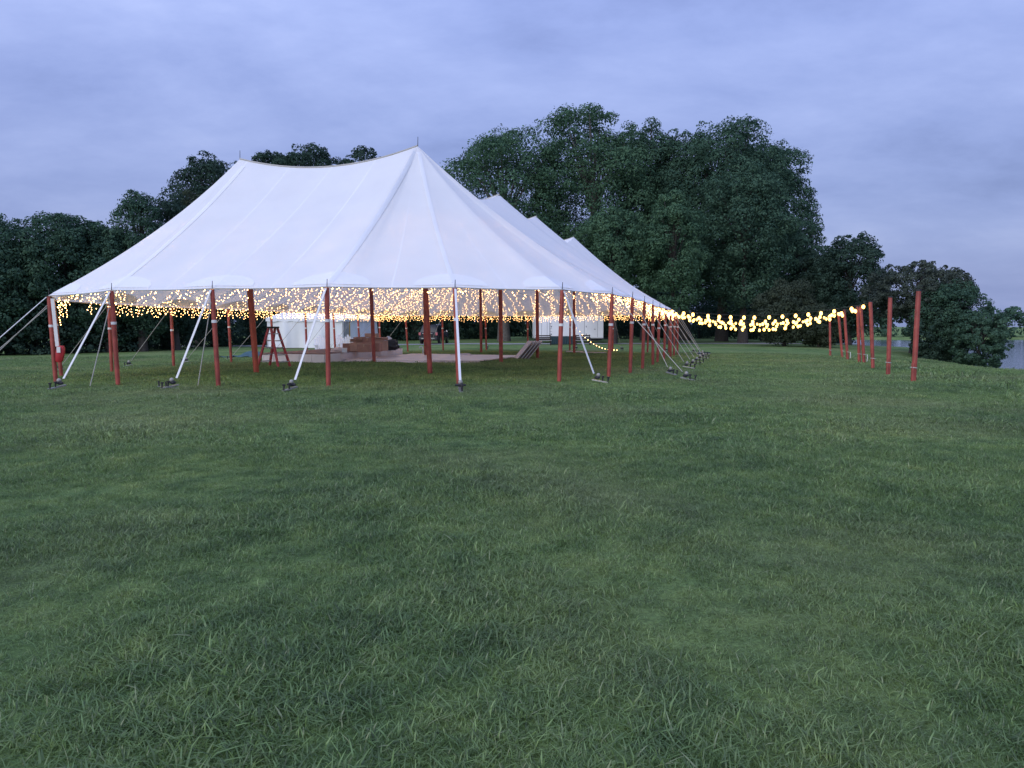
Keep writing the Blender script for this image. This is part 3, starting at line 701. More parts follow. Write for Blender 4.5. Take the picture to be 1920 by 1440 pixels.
# panels leaning on a centre pole
cpx, cpy = T(0, 15.05); base = Vector((cpx - .55, cpy - .5, gz(cpx - .5, cpy - .5)))
for i in range(4):
    o = empty('floor_board', base + Vector((-0.17 * i, -.05 * i, 0)), R(8), 'spare pinkish floor panel leaning against a red centre pole', 'panel', 'spare panels leaning on the pole')
    rot = Matrix.Rotation(R(40), 3, 'Y'); mb = MB(); mb.box(rot @ Vector((0, 0, .58)), (.03, 1.15, 1.16), rot); mb.build('sheet', MAT['board'], o)
    mb = MB(); mb.box(rot @ Vector((0, -.585, .58)), (.05, .03, 1.18), rot); mb.box(rot @ Vector((0, .585, .58)), (.05, .03, 1.18), rot); mb.build('edge_rail', MAT['alu'], o)

# ------------------------------------------------------------------ step ladder
lx, ly = (513 - 960) / F * 30.3, 30.3
ld = empty('step_ladder', (lx, ly, gz(lx, ly)), R(-32), 'red fibreglass double-sided step ladder standing open by the stage', 'ladder')
HL = 1.52
for side in (-1, 1):
    for q in (-1, 1):
        mb = MB(); mb.bar((side * .60, q * .30, -.01), (side * .07, q * .16, HL), .10, .045, up=(0, 1, 0)); mb.build('rail', MAT['ladder'], ld)
        mb = MB(); mb.box((side * .60, q * .30, .015), (.09, .05, .03)); mb.build('rubber_foot', MAT['black'], ld)
    for k in range(5):
        t = (k + .8) / 5.6; mb = MB(); mb.box((side * (.60 - .53 * t), 0, HL * t), (.08, 2 * (.30 - .14 * t) - .02, .04)); mb.build('step', MAT['alu'], ld)
mb = MB(); mb.box((0, 0, HL + .03), (.26, .42, .07)); mb.build('top_cap', MAT['dark_steel'], ld, bevel=.01)
for q in (-1, 1): mb = MB(); mb.bar((-.33, q * .24, .75), (.33, q * .24, .75), .02, .012); mb.build('spreader', MAT['alu'], ld)

# red bag hanging from the corner pole
x_, y_ = T(*eave_poles[0]); bz = gz(x_, y_)
bg_ = empty('hanging_red_bag', (x_ + .17, y_ - .03, bz), R(12), 'red cloth bag hanging by a white strap from the corner pole', 'bag')
mb = MB(); mb.bar((-.05, 0, 2.36), (.02, 0, 1.02), .09, .03, up=(0, 1, 0)); mb.build('strap', MAT['white_web'], bg_)
mb = MB(); V = []
for z, w_, d_ in ((.58, .11, .07), (.62, .16, .10), (.85, .2, .11), (.98, .17, .1), (1.04, .1, .06)):
    for i in range(10): a = 2 * PI * i / 10; sq = max(abs(math.cos(a)), abs(math.sin(a))) ** .8; V.append((.05 + w_ * .55 * math.cos(a) / sq + .16 * (z - .6), d_ * .8 * math.sin(a) / sq, z))
Fc = [(r * 10 + i, r * 10 + (i + 1) % 10, (r + 1) * 10 + (i + 1) % 10, (r + 1) * 10 + i) for r in range(4) for i in range(10)] + [tuple(range(9, -1, -1)), tuple(range(40, 50))]
mb.add(V, Fc); mb.build('pouch', MAT['red_bag'], bg_, smooth=True)
mb = MB(); mb.box((.08, -.105, .93), (.09, .02, .16)); mb.build('white_flap', MAT['white_web'], bg_)

# ------------------------------------------------------------------ white frame tent behind
fx, fy = -20.0, 63.0; ft = empty('frame_tent', (fx, fy, gz(fx + 3, fy + 5)), R(-2), 'small white frame tent with closed sidewalls behind the stage', 'tent'); ft.scale = (1.08, 1.08, 1.08)
FW, FL, FH = 5.8, 12.0, 2.25
def wall(p0, p1, h0, h1, name, amp, seed):
    p0 = Vector(p0); p1 = Vector(p1); d = p1 - p0; n_ = Vector((-d.y, d.x, 0)).normalized(); nu = int(d.length * 7); nv = 10; V = []; r_ = random.Random(seed); ph = [r_.uniform(0, 6) for _ in range(5)]
    for j in range(nv + 1):
        for i in range(nu + 1):
            s = i / nu; t = j / nv; xx = s * d.length
            o_ = amp * (math.sin(xx * 2.3 + ph[0] + (1 - t) * 1.8) + .6 * math.sin(xx * 5.1 + ph[1] - (1 - t) * 2.4) + .35 * math.sin(xx * 9 + ph[2] + t)) * (1 - t * .75)
            V.append(p0 + d * s + n_ * o_ + Vector((0, 0, h0 + (h1 - h0) * t)))
    mb = MB(); mb.add(V, [(j * (nu + 1) + i, j * (nu + 1) + i + 1, (j + 1) * (nu + 1) + i + 1, (j + 1) * (nu + 1) + i) for j in range(nv) for i in range(nu)])
    return mb.build(name, MAT['sidewall'], ft, smooth=True)
wall((0, 0, 0), (FW, 0, 0), .02, FH - .02, 'sidewall', .15, 1)
wall((FW, 1.9, 0), (FW, FL, 0), .02, FH - .02, 'sidewall', .10, 2)
wall((0, FL, 0), (0, 0, 0), .02, FH - .02, 'sidewall', .05, 3)
wall((FW, FL, 0), (0, FL, 0), .02, FH - .02, 'sidewall', .05, 4)
# hip roof with a short ridge and scalloped valance
o_ = .08; V = [(-o_, -o_, FH), (FW + o_, -o_, FH), (FW + o_, FL + o_, FH), (-o_, FL + o_, FH), (FW / 2, FW * .45, FH + 1.35), (FW / 2, FL - FW * .45, FH + 1.35)]
mb = MB(); mb.add(V, [(0, 1, 4), (1, 2, 5, 4), (2, 3, 5), (3, 0, 4, 5)]); mb.build('roof', MAT['sidewall'], ft)
cor = [(-o_, -o_), (FW + o_, -o_), (FW + o_, FL + o_), (-o_, FL + o_)]
for i in range(4):
    a, b = Vector(cor[i]), Vector(cor[(i + 1) % 4]); n_ = int((b - a).length / .16); V = []
    for k in range(n_ + 1):
        p = a.lerp(b, k / n_); V += [(p.x, p.y, FH + .0), (p.x, p.y, FH - .20 - .07 * abs(math.sin(k * PI / 6)))]
    mb = MB(); mb.add(V, [(2 * k, 2 * k + 1, 2 * k + 3, 2 * k + 2) for k in range(n_)]); mb.build('valance', MAT['vinyl'], ft)
for (x_, y_) in ((.06, .06), (FW - .06, .06), (FW - .06, 6), (FW - .06, FL - .06), (.06, FL - .06)): mb = MB(); mb.tube([(x_, y_, -.1), (x_, y_, FH)], .03, 8); mb.build('leg', MAT['alu'], ft)
mb = MB(); mb.box((FW + .02, 1.88, 1.1), (.05, .12, 2.2)); mb.build('doorway_edge', MAT['yellow'], ft)

# white adirondack chairs
def adirondack():
    r_ = empty('lawn_chair', (0, 0, 0), 0, 'x', 'chair', 'white lawn chairs behind the stage')
    for i in range(5): mb = MB(); mb.box((-.24 + i * .12, .28 - .0, 0), (.10, .02, .0001 + .86 - .10 * abs(i - 2)), None); o = mb.build('back_slat', MAT['plastic_white'], r_); o.location = (0, 0, .30 + (.86 - .1 * abs(i - 2)) / 2); o.rotation_euler = (R(-18), 0, R(0)); o.location.y = .10 
    for i in range(5): mb = MB(); mb.box((0, -.28 + i * .12, .36 - i * .03), (.56, .10, .022)); mb.build('seat_slat', MAT['plastic_white'], r_)
    for q in (-1, 1):
        mb = MB(); mb.box((q * .33, -.05, .57), (.13, .74, .025)); mb.build('armrest', MAT['plastic_white'], r_)
        mb = MB(); mb.box((q * .30, -.33, .28), (.035, .10, .56)); mb.build('front_leg', MAT['plastic_white'], r_)
        mb = MB(); mb.bar((q * .26, -.36, .36), (q * .26, .5, .04), .03, .12); mb.build('rear_leg', MAT['plastic_white'], r_)
    return r_
ch0 = adirondack()
chairs = [(604, 44.0, 25, 'white lawn chair standing alone before the sidewall of the small tent'), (642, 46.0, 35, 'white lawn chair seen side-on beside the cartons'), (657, 47.0, 178, 'white lawn chair with fanned back slats behind the brown cartons')]
for i, (px_, dp, rz, lb) in enumerate(chairs):
    o = ch0 if i == 0 else copy_tree(ch0); X = (px_ - 960) / F * dp; o.location = (X, dp, gz(X, dp)); o.rotation_euler = (0, 0, R(rz)); o['label'] = lb; o.scale = (1.15, 1.15, 1.15)
# teal tarp on the grass
tx, ty = (464 - 960) / F * 45, 45; mb = MB(); V = []
for j in range(9):
    for i in range(9): X = -1.0 + i * .25; Y = -2.2 + j * .55; V.append((X + .1 * math.sin(j), Y, gz(tx + X, ty + Y) - gz(tx, ty) + .05 + .35 * math.exp(-((X - .3) ** 2) / .2 - (Y / 1.2) ** 2) + .05 * math.sin(i * 2.1 + j * 1.7)))
mb.add(V, [(j * 9 + i, j * 9 + i + 1, j * 9 + i + 10, j * 9 + i + 9) for j in range(8) for i in range(8)]); o = mb.build('teal_tarp', MAT['tarp'], smooth=True); o.location = (tx, ty, gz(tx, ty)); tag(o, 'dark teal tarp spread over a low heap on the grass', 'tarp')

# ------------------------------------------------------------------ black car
cx_, cy_ = (815 - 960) / F * 73.0, 73.0
car = empty('parked_car', (cx_, cy_, gz(cx_, cy_) + .02), R(-9), 'black sport utility car parked on the gravel, rear towards the tents', 'car')
# local: rear faces -y ; length 4.7, width 1.88
def loft(secs, name, mat, parent, **kw):
    mb = MB(); n_ = len(secs[0]); V = [p for s in secs for p in s]; Fc = []
    for i in range(len(secs) - 1):
        for k in range(n_): a = i * n_ + k; b = i * n_ + (k + 1) % n_; Fc.append((a, b, b + n_, a + n_))
    Fc += [tuple(range(n_ - 1, -1, -1)), tuple((len(secs) - 1) * n_ + k for k in range(n_))]
    mb.add(V, Fc); return mb.build(name, mat, parent, **kw)
def sec(y, hw, z0, z1, top=.93): return [(-hw * .95, y, z0), (hw * .95, y, z0), (hw, y, z0 + .2), (hw, y, (z0 + z1) / 2), (hw * top, y, z1), (-hw * top, y, z1), (-hw, y, (z0 + z1) / 2), (-hw, y, z0 + .2)]
loft([sec(-2.32, .84, .42, .98), sec(-2.22, .92, .34, 1.06), sec(-1.4, .94, .30, 1.08), sec(0, .94, .28, 1.06), sec(1.2, .94, .30, 1.05), sec(1.9, .92, .32, .98), sec(2.28, .84, .40, .85), sec(2.36, .76, .45, .75)], 'body', MAT['car'], car, smooth=True)
def sec2(y, hb, ht, zb, zt): return [(-hb, y, zb), (hb, y, zb), (ht, y, zt), (ht * .9, y, zt + .05), (-ht * .9, y, zt + .05), (-ht, y, zt)]
loft([sec2(-2.16, .86, .80, 1.04, 1.08), sec2(-1.82, .87, .70, 1.04, 1.68), sec2(-1.0, .88, .71, 1.04, 1.74), sec2(.2, .88, .70, 1.04, 1.72), sec2(.55, .87, .68, 1.04, 1.62), sec2(1.25, .84, .78, 1.02, 1.06)], 'cabin', MAT['car'], car, smooth=True)
rw = MB(); rw.add([(-.70, -2.135, 1.14), (.70, -2.135, 1.14), (.60, -1.865, 1.62), (-.60, -1.865, 1.62)], [(0, 1, 2, 3)]); rw.build('rear_window', MAT['glass'], car)
for q in (-1, 1):
    for (y0, y1) in ((-1.72, -.95), (-.88, .0), (.06, .85)):
        s = MB(); zt = 1.62 if y1 < .5 else 1.3
        s.add([(q * .893, y0, 1.10), (q * .893, y1, 1.10), (q * (.735 if y1 < .5 else .84), y1 - (.0 if y1 < .5 else .25), zt if y1 < .5 else 1.35), (q * .735, y0 + .08, 1.62)], [(0, 1, 2, 3) if q > 0 else (3, 2, 1, 0)]); s.build('side_window', MAT['glass'], car)
    t = MB(); t.box((q * .79, -2.275, .93), (.20, .10, .26)); t.build('tail_light', MAT['tail'], car, bevel=.02)
    t = MB(); t.box((q * 1.0, .75, 1.12), (.18, .10, .14)); t.build('wing_mirror', MAT['chrome'], car, bevel=.02)
    t = MB(); t.tube([(q * .62, -1.6, 1.80), (q * .62, .1, 1.79)], .02, 6); t.build('roof_rail', MAT['chrome'], car)
    for y_ in (-1.42, 1.42):
        wo = MB(); wo.tube([(q * .74, y_, .34), (q * .96, y_, .34)], .34, 20); wh = wo.build('wheel', MAT['tyre'], car, smooth=True, bevel=.03)
        ri = MB(); ri.tube([(q * .93, y_, .34), (q * .967, y_, .34)], .21, 14); ri.build('rim', MAT['chrome'], wh)
t = MB(); t.box((0, -2.33, .50), (1.72, .12, .22)); t.build('rear_bumper', MAT['black'], car, bevel=.03)
t = MB(); t.box((0, -2.405, .52), (1.3, .03, .07)); t.build('bumper_trim', MAT['chrome'], car)
t = MB(); t.box((-.12, -2.335, .80), (.34, .02, .17)); t.build('number_plate', MAT['paint_white'], car)
t = MB(); t.box((-.06, -2.335, .965), (.9, .03, .05)); t.build('tailgate_trim', MAT['chrome'], car)

# ------------------------------------------------------------------ white trailer
trx, try_ = (1064 - 960) / F * 76, 76.0; trl = empty('white_trailer', (trx, try_, gz(trx, try_)), R(5), 'long white box trailer with doors parked before the trees', 'trailer')
mb = MB(); mb.box((0, 0, 1.72), (6.7, 2.4, 2.55)); mb.build('body', MAT['paint_white'], trl, bevel=.06)
mb = MB(); mb.box((0, 0, .36), (6.4, 2.0, .18)); mb.build('chassis', MAT['black'], trl)
for q in (-1, 1): mb = MB(); mb.box((0, -1.215, 1.72 + q * 1.23), (6.7, .03, .07)); mb.build('trim_rail', MAT['seam_grey'], trl)
for xx, w_ in ((-2.75, .0), (-2.2, .0), (.05, .0), (1.45, .0), (2.75, .0)): mb = MB(); mb.box((xx, -1.208, 1.72), (.035, .02, 2.3)); mb.build('panel_seam', MAT['seam_grey'], trl)
for xx in (-1.3, 2.1):
    d_ = MB(); d_.box((xx, -1.215, 1.6), (.95, .04, 2.0)); dd = d_.build('door', MAT['paint_white'], trl, bevel=.01)
    h_ = MB(); h_.box((xx + .36, -1.25, 1.35), (.16, .04, .04)); h_.build('handle', MAT['dark_steel'], dd)
    for zz_ in (.85, 1.6, 2.35): h_ = MB(); h_.box((xx - .47, -1.24, zz_), (.05, .03, .14)); h_.build('hinge', MAT['dark_steel'], dd)
mb = MB(); mb.box((-1.95, -1.22, 1.4), (.06, .05, 1.2)); 
for k in range(5): mb.box((-1.83, -1.23, .9 + k * .25), (.22, .04, .03))
mb.build('side_ladder', MAT['seam_grey'], trl)
for q in (-.45, .45): mb = MB(); mb.tube([(q, -1.1, .33), (q, -1.22, .33)], .33, 18); wh = mb.build('wheel', MAT['tyre'], trl, smooth=True); m2 = MB(); m2.tube([(q, -1.2, .33), (q, -1.235, .33)], .18, 12); m2.build('rim', MAT['steel'], wh)
mb = MB(); mb.bar((3.3, -.6, .40), (4.6, 0, .40), .12, .1); mb.bar((3.3, .6, .40), (4.6, 0, .40), .12, .1); mb.tube([(4.2, 0, 0), (4.2, 0, .8)], .045, 8); mb.build('tow_bar', MAT['black'], trl)
# benches and dark covered table before it
def bench(px_, dp, lb):
    X = (px_ - 960) / F * dp; b = empty('park_bench', (X, dp, gz(X, dp)), R(4), lb, 'bench', 'benches before the trailer')
    for k in range(3): m_ = MB(); m_.box((0, .22 + .03 * k, .52 + k * .155), (1.35, .03, .10)); m_.build('back_slat', MAT['bench_dark'], b)
    for k in range(4): m_ = MB(); m_.box((0, -.22 + k * .125, .42), (1.35, .10, .03)); m_.build('seat_slat', MAT['bench_pale'], b)
    for q in (-1, 1):
        m_ = MB(); m_.box((q * .62, -.2, .21), (.06, .06, .42)); m_.build('leg', MAT['bench_dark'], b)
        m_ = MB(); m_.bar((q * .62, .2, 0), (q * .62, .31, .92), .06, .05, up=(0, 1, 0)); m_.build('leg', MAT['bench_dark'], b)
        m_ = MB(); m_.box((q * .64, -.02, .62), (.06, .5, .04)); m_.build('armrest', MAT['bench_dark'], b)
bench(1019, 67, 'dark slatted park bench on the side of the leaning floor panels'); bench(1093, 67, 'dark slatted park bench on the side of the trailer tow bar')
X = (1056 - 960) / F * 69; tb_ = empty('covered_table', (X, 69, gz(X, 69)), R(3), 'long table under a dark teal cover between the two benches', 'table')
mb = MB(); V = []
for i in range(41):
    s = i / 40; xx = -1.15 + 2.3 * s; V += [(xx, -.42 - .03 * math.sin(i * 1.7), .02), (xx, -.38, .74), (xx, .38, .74), (xx, .42 + .03 * math.sin(i * 1.3), .02)]
mb.add(V, [(4 * i + k, 4 * i + 4 + k, 4 * i + 5 + k, 4 * i + 1 + k) for i in range(40) for k in range(3)] + [(0, 1, 2, 3), (163, 162, 161, 160)]); mb.build('cloth', MAT['teal'], tb_)
for q in (-1, 1): mb = MB(); mb.box((q * .9, 0, .36), (.05, .5, .70)); mb.build('leg', MAT['dark_steel'], tb_)
# pale poles lying on the grass
for i, (px0, px1, dp) in enumerate(((1062, 1092, 50.5), (1088, 1136, 48.5))):
    X0 = (px0 - 960) / F * dp; X1 = (px1 - 960) / F * (dp - 1); p0 = Vector((X0, dp, gz(X0, dp) + .05)); p1 = Vector((X1, dp - 1, gz(X1, dp - 1) + .05)); mb = MB(); mb.tube([(0, 0, 0), (p1 - p0) * .5, p1 - p0], .04, 8); mb.tube([p1 - p0, (p1 - p0) * 1.01], .05, 8)
    o = mb.build('tent_pole', MAT['board'], smooth=True); o.location = p0; tag(o, 'short pale pole lying on the grass near the benches' if i == 0 else 'long pale pole lying on the grass below the drooping lights', 'pole')
# anchor bar pile at the far right corner of the tent
x_, y_ = T(8.0, 23.2)
pile = empty('anchor_pile', (x_, y_, gz(x_, y_)), R(20), 'small pile of dark and pale rigging bars by the tent corner poles', 'rigging')
for i in range(5): mb = MB(); mb.bar((-.6 + .05 * i, -.2 + .1 * i, .06 + .05 * (i % 3)), (.5 - .06 * i, .25 - .08 * i, .06 + .06 * (i % 2)), .07, .05); mb.build('bar', MAT['teal'] if i % 2 else MAT['steel'], pile)

# ------------------------------------------------------------------ trees
def leaves(centers, radii, n_total, size, seed, up=0.25, flat=0.8, center=None):
    g = np.random.default_rng(seed); centers = np.array(centers, float); radii = np.array(radii, float)
    wts = radii ** 2; wts /= wts.sum(); li = g.choice(len(centers), n_total, p=wts)
    d = g.normal(size=(n_total, 3)); d /= np.linalg.norm(d, axis=1)[:, None]
    out_ = centers[li] - (centers.mean(0) if center is None else np.array(center)); out_ /= (np.linalg.norm(out_, axis=1)[:, None] + 1e-6)
    d = d + out_ * 0.35 + np.array([0, 0, up]); d /= np.linalg.norm(d, axis=1)[:, None]
    rad = radii[li] * (0.62 + 0.42 * g.random(n_total) ** 0.6)
    # ragged lobes: angular bumps
    bump = 1 + 0.14 * np.sin(d[:, 0] * 9 + li) * np.sin(d[:, 1] * 8 + li * 1.7) + 0.10 * np.sin(d[:, 2] * 13 + li * .7)
    P = centers[li] + d * (rad * bump)[:, None] * np.array([1, 1, flat])
    nrm = d + g.normal(size=(n_total, 3)) * 0.36; nrm /= np.linalg.norm(nrm, axis=1)[:, None]
    t1 = np.cross(nrm, g.normal(size=(n_total, 3))); t1 /= (np.linalg.norm(t1, axis=1)[:, None] + 1e-9); t2 = np.cross(nrm, t1)
    s = size * (0.6 + 0.8 * g.random(n_total)); a = t1 * s[:, None] * 0.62; b = t2 * s[:, None] * 0.36
    dz = nrm * (s * 0.12)[:, None]
    V = np.stack([P - a, P - b + dz, P + a, P + b + dz], 1).reshape(-1, 3)
    Fq = np.arange(n_total * 4).reshape(-1, 4); return V, Fq
def make_tree(name, label, X, Y, top_z, rx, n_leaf, mat, seed, crown_low=0.15, size=0.3, lobes=34, group=None, bark='bark', ry=None, sparse=False, lean_=(0, 0), squash=1.0, pointy=0.0, trunk_r=None):
    g = random.Random(seed); z0 = gz(X, Y); h = top_z - z0; ry = ry or rx
    t_ = empty(name, (X, Y, z0), 0, label, 'bush' if 'bush' in name else 'tree', group)
    zc = h * (1 + crown_low) / 2; hz_ = h * (1 - crown_low) / 2 * .95
    cs = []; rs = []; lobes = int(lobes * 2.3); rl = min((rx * rx * hz_) ** (1 / 3), 1.5 * rx); gold = PI * (3 - math.sqrt(5))
    for i in range(lobes):                        # lobes spread evenly over the crown, then shaken
        zt0 = 1 - 2 * (i + .5) / lobes; q = math.sqrt(1 - zt0 * zt0); an_ = i * gold + g.uniform(-.5, .5)
        f_ = g.uniform(.62, .90); d = Vector((math.cos(an_) * q, math.sin(an_) * q, zt0 + g.uniform(-.12, .12)))
        p = Vector((d.x * rx * f_, d.y * ry * f_, d.z * hz_ * f_)); zt = p.z / hz_; wfac = 1 - pointy * max(0, zt + .2)
        cs.append((p.x * wfac + lean_[0] * (zt + 1), p.y * wfac + lean_[1] * (zt + 1), zc + p.z * squash)); rs.append(rl * g.uniform(.15, .29) * (1 - .1 * max(0, zt)))
    if not sparse:                                # inner foliage so the crown is not hollow
        for i in range(16): cs.append((g.uniform(-.42, .42) * rx + lean_[0], g.uniform(-.42, .42) * ry + lean_[1], zc + g.uniform(-.75, .7) * hz_)); rs.append(rx * .36)
    for i in range(int(lobes * 1.1)):             # ragged little tufts on the outline
        d = Vector((g.gauss(0, 1), g.gauss(0, 1), g.gauss(0, 1) + .25)).normalized(); f_ = g.uniform(.84, .97)
        zt = d.z * f_; wfac = 1 - pointy * max(0, zt + .2)
        cs.append((d.x * rx * f_ * wfac + lean_[0] * (zt + 1), d.y * ry * f_ * wfac + lean_[1] * (zt + 1), zc + d.z * hz_ * f_)); rs.append(rl * g.uniform(.07, .13))
    if sparse: rs = [r_ * .72 for r_ in rs]
    V, Fq = leaves(cs, rs, int(n_leaf * 1.85), size * .68, seed, center=(lean_[0], lean_[1], zc))
    V[:, 2] = np.maximum(V[:, 2], 0.05)
    cr = mesh_np('crown', V, Fq, MAT[mat], t_)
    # trunk with limbs to the larger lobes
    tr = trunk_r or max(.14, h * .022); mb = MB(); k = 7; wob = [Vector((g.uniform(-.2, .2), g.uniform(-.2, .2), 0)) * (h * .03) for _ in range(k + 1)]; path = []
    hh = zc + hz_ * .35
    for i in range(k + 1): t = i / k; path.append(Vector((lean_[0] * 1.2 * t, lean_[1] * 1.2 * t, -.2 + (hh + .2) * t)) + wob[i] * min(1, t * 3))
    mb.tube(path, [tr * (1.5 if i == 0 else 1.12 if i == 1 else 1 - .72 * i / k) for i in range(k + 1)], 10)
    for i in range(min(16, lobes)):
        c = Vector(cs[i]); f_ = min(.9, max(.12, (c.z - h * .12) / hh * .75)); q = f_ * k; j = min(int(q), k - 1); s0 = path[j].lerp(path[j + 1], q - j); m_ = s0.lerp(c, .5) + Vector((0, 0, h * .02)); r0 = tr * (.55 - .35 * f_)
        mb.tube([s0, m_, c], [r0, r0 * .65, r0 * .22], 6)
    mb.build('trunk', MAT[bark], t_, smooth=True)
    return t_
def top(y_, d): return EYE + (605 - y_) * d / F
def atx(x_, d): return (x_ - 960) / F * d
G = 'trees behind the tents'
spec = [  # name, label, px x, depth, px top, px half-width, leaves, mat, seed, kwargs
 ('maple_tree', 'tall broad green tree directly behind the highest tent peaks, its edge loose and lacy', 945, 82, 232, 118, 30000, 'leaf_green', 101, dict(crown_low=.12, lobes=46, bark='bark_pale')),
 ('maple_tree', 'tallest leafy tree of the big clump, crown rising in a ragged dome', 1108, 84, 197, 112, 38000, 'leaf_green', 142, dict(crown_low=.15, lobes=50, bark='bark_pale')),
 ('maple_tree', 'narrow leafy crown squeezed between the two tallest domes of the clump', 1212, 86, 222, 66, 18000, 'leaf_mid', 103, dict(crown_low=.2, lobes=34)),
 ('maple_tree', 'big round dark green tree on the water side of the tallest dome', 1352, 82, 221, 118, 32000, 'leaf_mid', 104, dict(crown_low=.14, lobes=50)),
 ('maple_tree', 'leafy shoulder tree stepping down from the clump towards the water', 1436, 85, 262, 78, 20000, 'leaf_mid', 105, dict(crown_low=.12, lobes=36)),
 ('maple_tree', 'rounded crown joining the tallest dome to the big round tree on the water side', 1283, 85, 236, 74, 18000, 'leaf_mid', 130, dict(crown_low=.15, lobes=36)),
 ('wood_tree', 'dense tree filling the dip between the rounded woods and the feathery trees', 205, 59, 408, 58, 12000, 'leaf_mid', 131, dict(crown_low=.02, lobes=34, size=.23)),
 ('young_tree', 'lower rounded green tree in front of the clump, above the smallest tent peaks', 1150, 72, 388, 78, 16000, 'leaf_green', 106, dict(crown_low=.34, lobes=34, size=.26)),
 ('young_tree', 'loose yellowish green tree standing in front of the dark hollow of the clump', 1258, 70, 352, 62, 13000, 'leaf_green', 107, dict(crown_low=.16, lobes=30, size=.24, pointy=.35)),
 ('young_tree', 'mid-height tree with stacked leaf clumps in front of the big round tree', 1392, 74, 305, 88, 18000, 'leaf_mid', 108, dict(crown_low=.14, lobes=38, size=.27)),
 ('young_tree', 'smooth sloping tree at the low end of the big clump', 1484, 80, 392, 62, 13000, 'leaf_mid', 109, dict(crown_low=.06, lobes=30, size=.27)),
 ('oak_tree', 'dark nearly black-green tree between the big clump and the shore oak', 1590, 71, 432, 60, 15000, 'leaf_dark', 110, dict(crown_low=.05, lobes=34, size=.25)),
 ('oak_tree', 'dark filler tree behind the shrub, lower than its dark neighbour', 1535, 76, 462, 55, 12000, 'leaf_dark', 111, dict(crown_low=.04, lobes=28, size=.27)),
 ('oak_tree', 'greyish shore oak with sky showing through its spreading crown', 1716, 57, 488, 92, 15000, 'leaf_grey', 112, dict(crown_low=.30, lobes=40, size=.20, sparse=True, squash=.95, trunk_r=.34)),
 ('shore_tree', 'green tree on the bank against the shore oak, its crown sloping to the water', 1778, 54, 520, 62, 12000, 'leaf_mid', 113, dict(crown_low=.22, lobes=40, size=.18)),
 ('shore_tree', 'low green tree reaching out over the water with drooping ragged branches', 1836, 51, 578, 48, 9000, 'leaf_mid', 117, dict(crown_low=.28, lobes=40, size=.17, sparse=True)),
 ('shore_tree', 'small dark tree on the bank under the shore oak', 1752, 54, 560, 46, 8000, 'leaf_dark', 114, dict(crown_low=-.05, lobes=26, size=.2)),
 ('cedar_bush', 'spreading brownish cedar bush below the bulb strings', 1470, 64, 526, 62, 13000, 'leaf_brown', 115, dict(crown_low=.0, lobes=36, size=.2, pointy=.3)),
 ('cedar_bush', 'low dull bush next to the brownish cedar, towards the free-standing poles', 1535, 62, 566, 44, 8000, 'leaf_brown', 116, dict(crown_low=.0, lobes=26, size=.2)),
 ('wood_tree', 'dense rounded tree at the outer end of the woods beyond the guy ropes', 20, 56, 398, 90, 18000, 'leaf_mid', 120, dict(crown_low=.04, lobes=38, size=.23)),
 ('wood_tree', 'dense rounded tree in the woods, next to the feathery tree', 130, 58, 390, 84, 18000, 'leaf_mid', 121, dict(crown_low=.04, lobes=40, size=.23)),
 ('feathery_tree', 'feathery tree with thin spiky top above the tent slope', 268, 60, 343, 66, 14000, 'leaf_mid', 122, dict(crown_low=.0, lobes=44, size=.2, pointy=.4)),
 ('feathery_tree', 'second feathery tree with open twigs, close to the tent ridge', 330, 63, 346, 58, 13000, 'leaf_dark', 123, dict(crown_low=.0, lobes=40, size=.2, pointy=.35)),
 ('wood_tree', 'dark tree with bushy top rising behind the lower front tent peak', 408, 80, 286, 74, 17000, 'leaf_dark', 124, dict(crown_low=.35, lobes=36, size=.27)),
 ('wood_tree', 'brownish tree beneath the bushy top beside the lower front peak', 375, 74, 345, 42, 8000, 'leaf_brown', 129, dict(crown_low=.08, lobes=26, size=.25)),
 ('wood_tree', 'small dark treetop showing over the sagging ridge, nearer the lower peak', 520, 86, 278, 46, 9000, 'leaf_dark', 125, dict(crown_low=.55, lobes=22, size=.28)),
 ('wood_tree', 'round dark treetop showing over the middle of the sagging ridge', 590, 84, 272, 66, 14000, 'leaf_dark', 126, dict(crown_low=.5, lobes=32, size=.27)),
 ('wood_tree', 'small dark treetop showing over the ridge close to the highest peak', 682, 86, 276, 50, 9000, 'leaf_dark', 127, dict(crown_low=.55, lobes=22, size=.28)),
 ('wood_tree', 'tall tree in the woods behind the small white frame tent', 780, 90, 330, 80, 11000, 'leaf_dark', 128, dict(crown_low=.05, lobes=32, size=.32)),
]
for (nm, lb, px_, dp, pt, hw, nl, mt, sd_, kw) in spec:
    tz = top(pt, dp); kw = dict(kw)
    make_tree(nm, lb, atx(px_, dp), dp, tz, hw * 1.08 * dp / F, nl, mt, sd_, group=None, **kw)
# understorey: bushes at the edge of the woods
UL = ['under the outermost tree of the woods', 'between the two dense rounded trees', 'at the foot of the dense tree beside the feathery ones', 'at the foot of the first feathery tree', 'at the foot of the second feathery tree', 'below the dark bushy treetop', 'behind the step ladder, against the woods', 'behind the small white frame tent roof', 'at the doorway side of the small white tent', 'behind the stage cartons', 'behind the black car', 'between the car and the pale tree trunk', 'behind the white trailer', 'at the tow bar end of the trailer', 'behind the corner guy ropes of the big tent', 'behind the brownish cedar', 'between the dark trunks behind the guy ropes', 'behind the bulb strings, between the trunks']
us = [(-40, 55, 520, 70), (70, 57, 500, 70), (165, 59, 520, 60), (240, 61, 505, 60), (320, 66, 500, 60), (400, 72, 520, 60), (470, 78, 530, 60), (560, 84, 520, 60), (690, 88, 525, 60), (760, 90, 560, 55), (840, 92, 545, 60), (905, 95, 550, 50), (1040, 96, 520, 80), (1150, 96, 540, 60), (1230, 100, 560, 60), (1560, 84, 540, 50), (1310, 97, 530, 70), (1425, 95, 545, 60)]
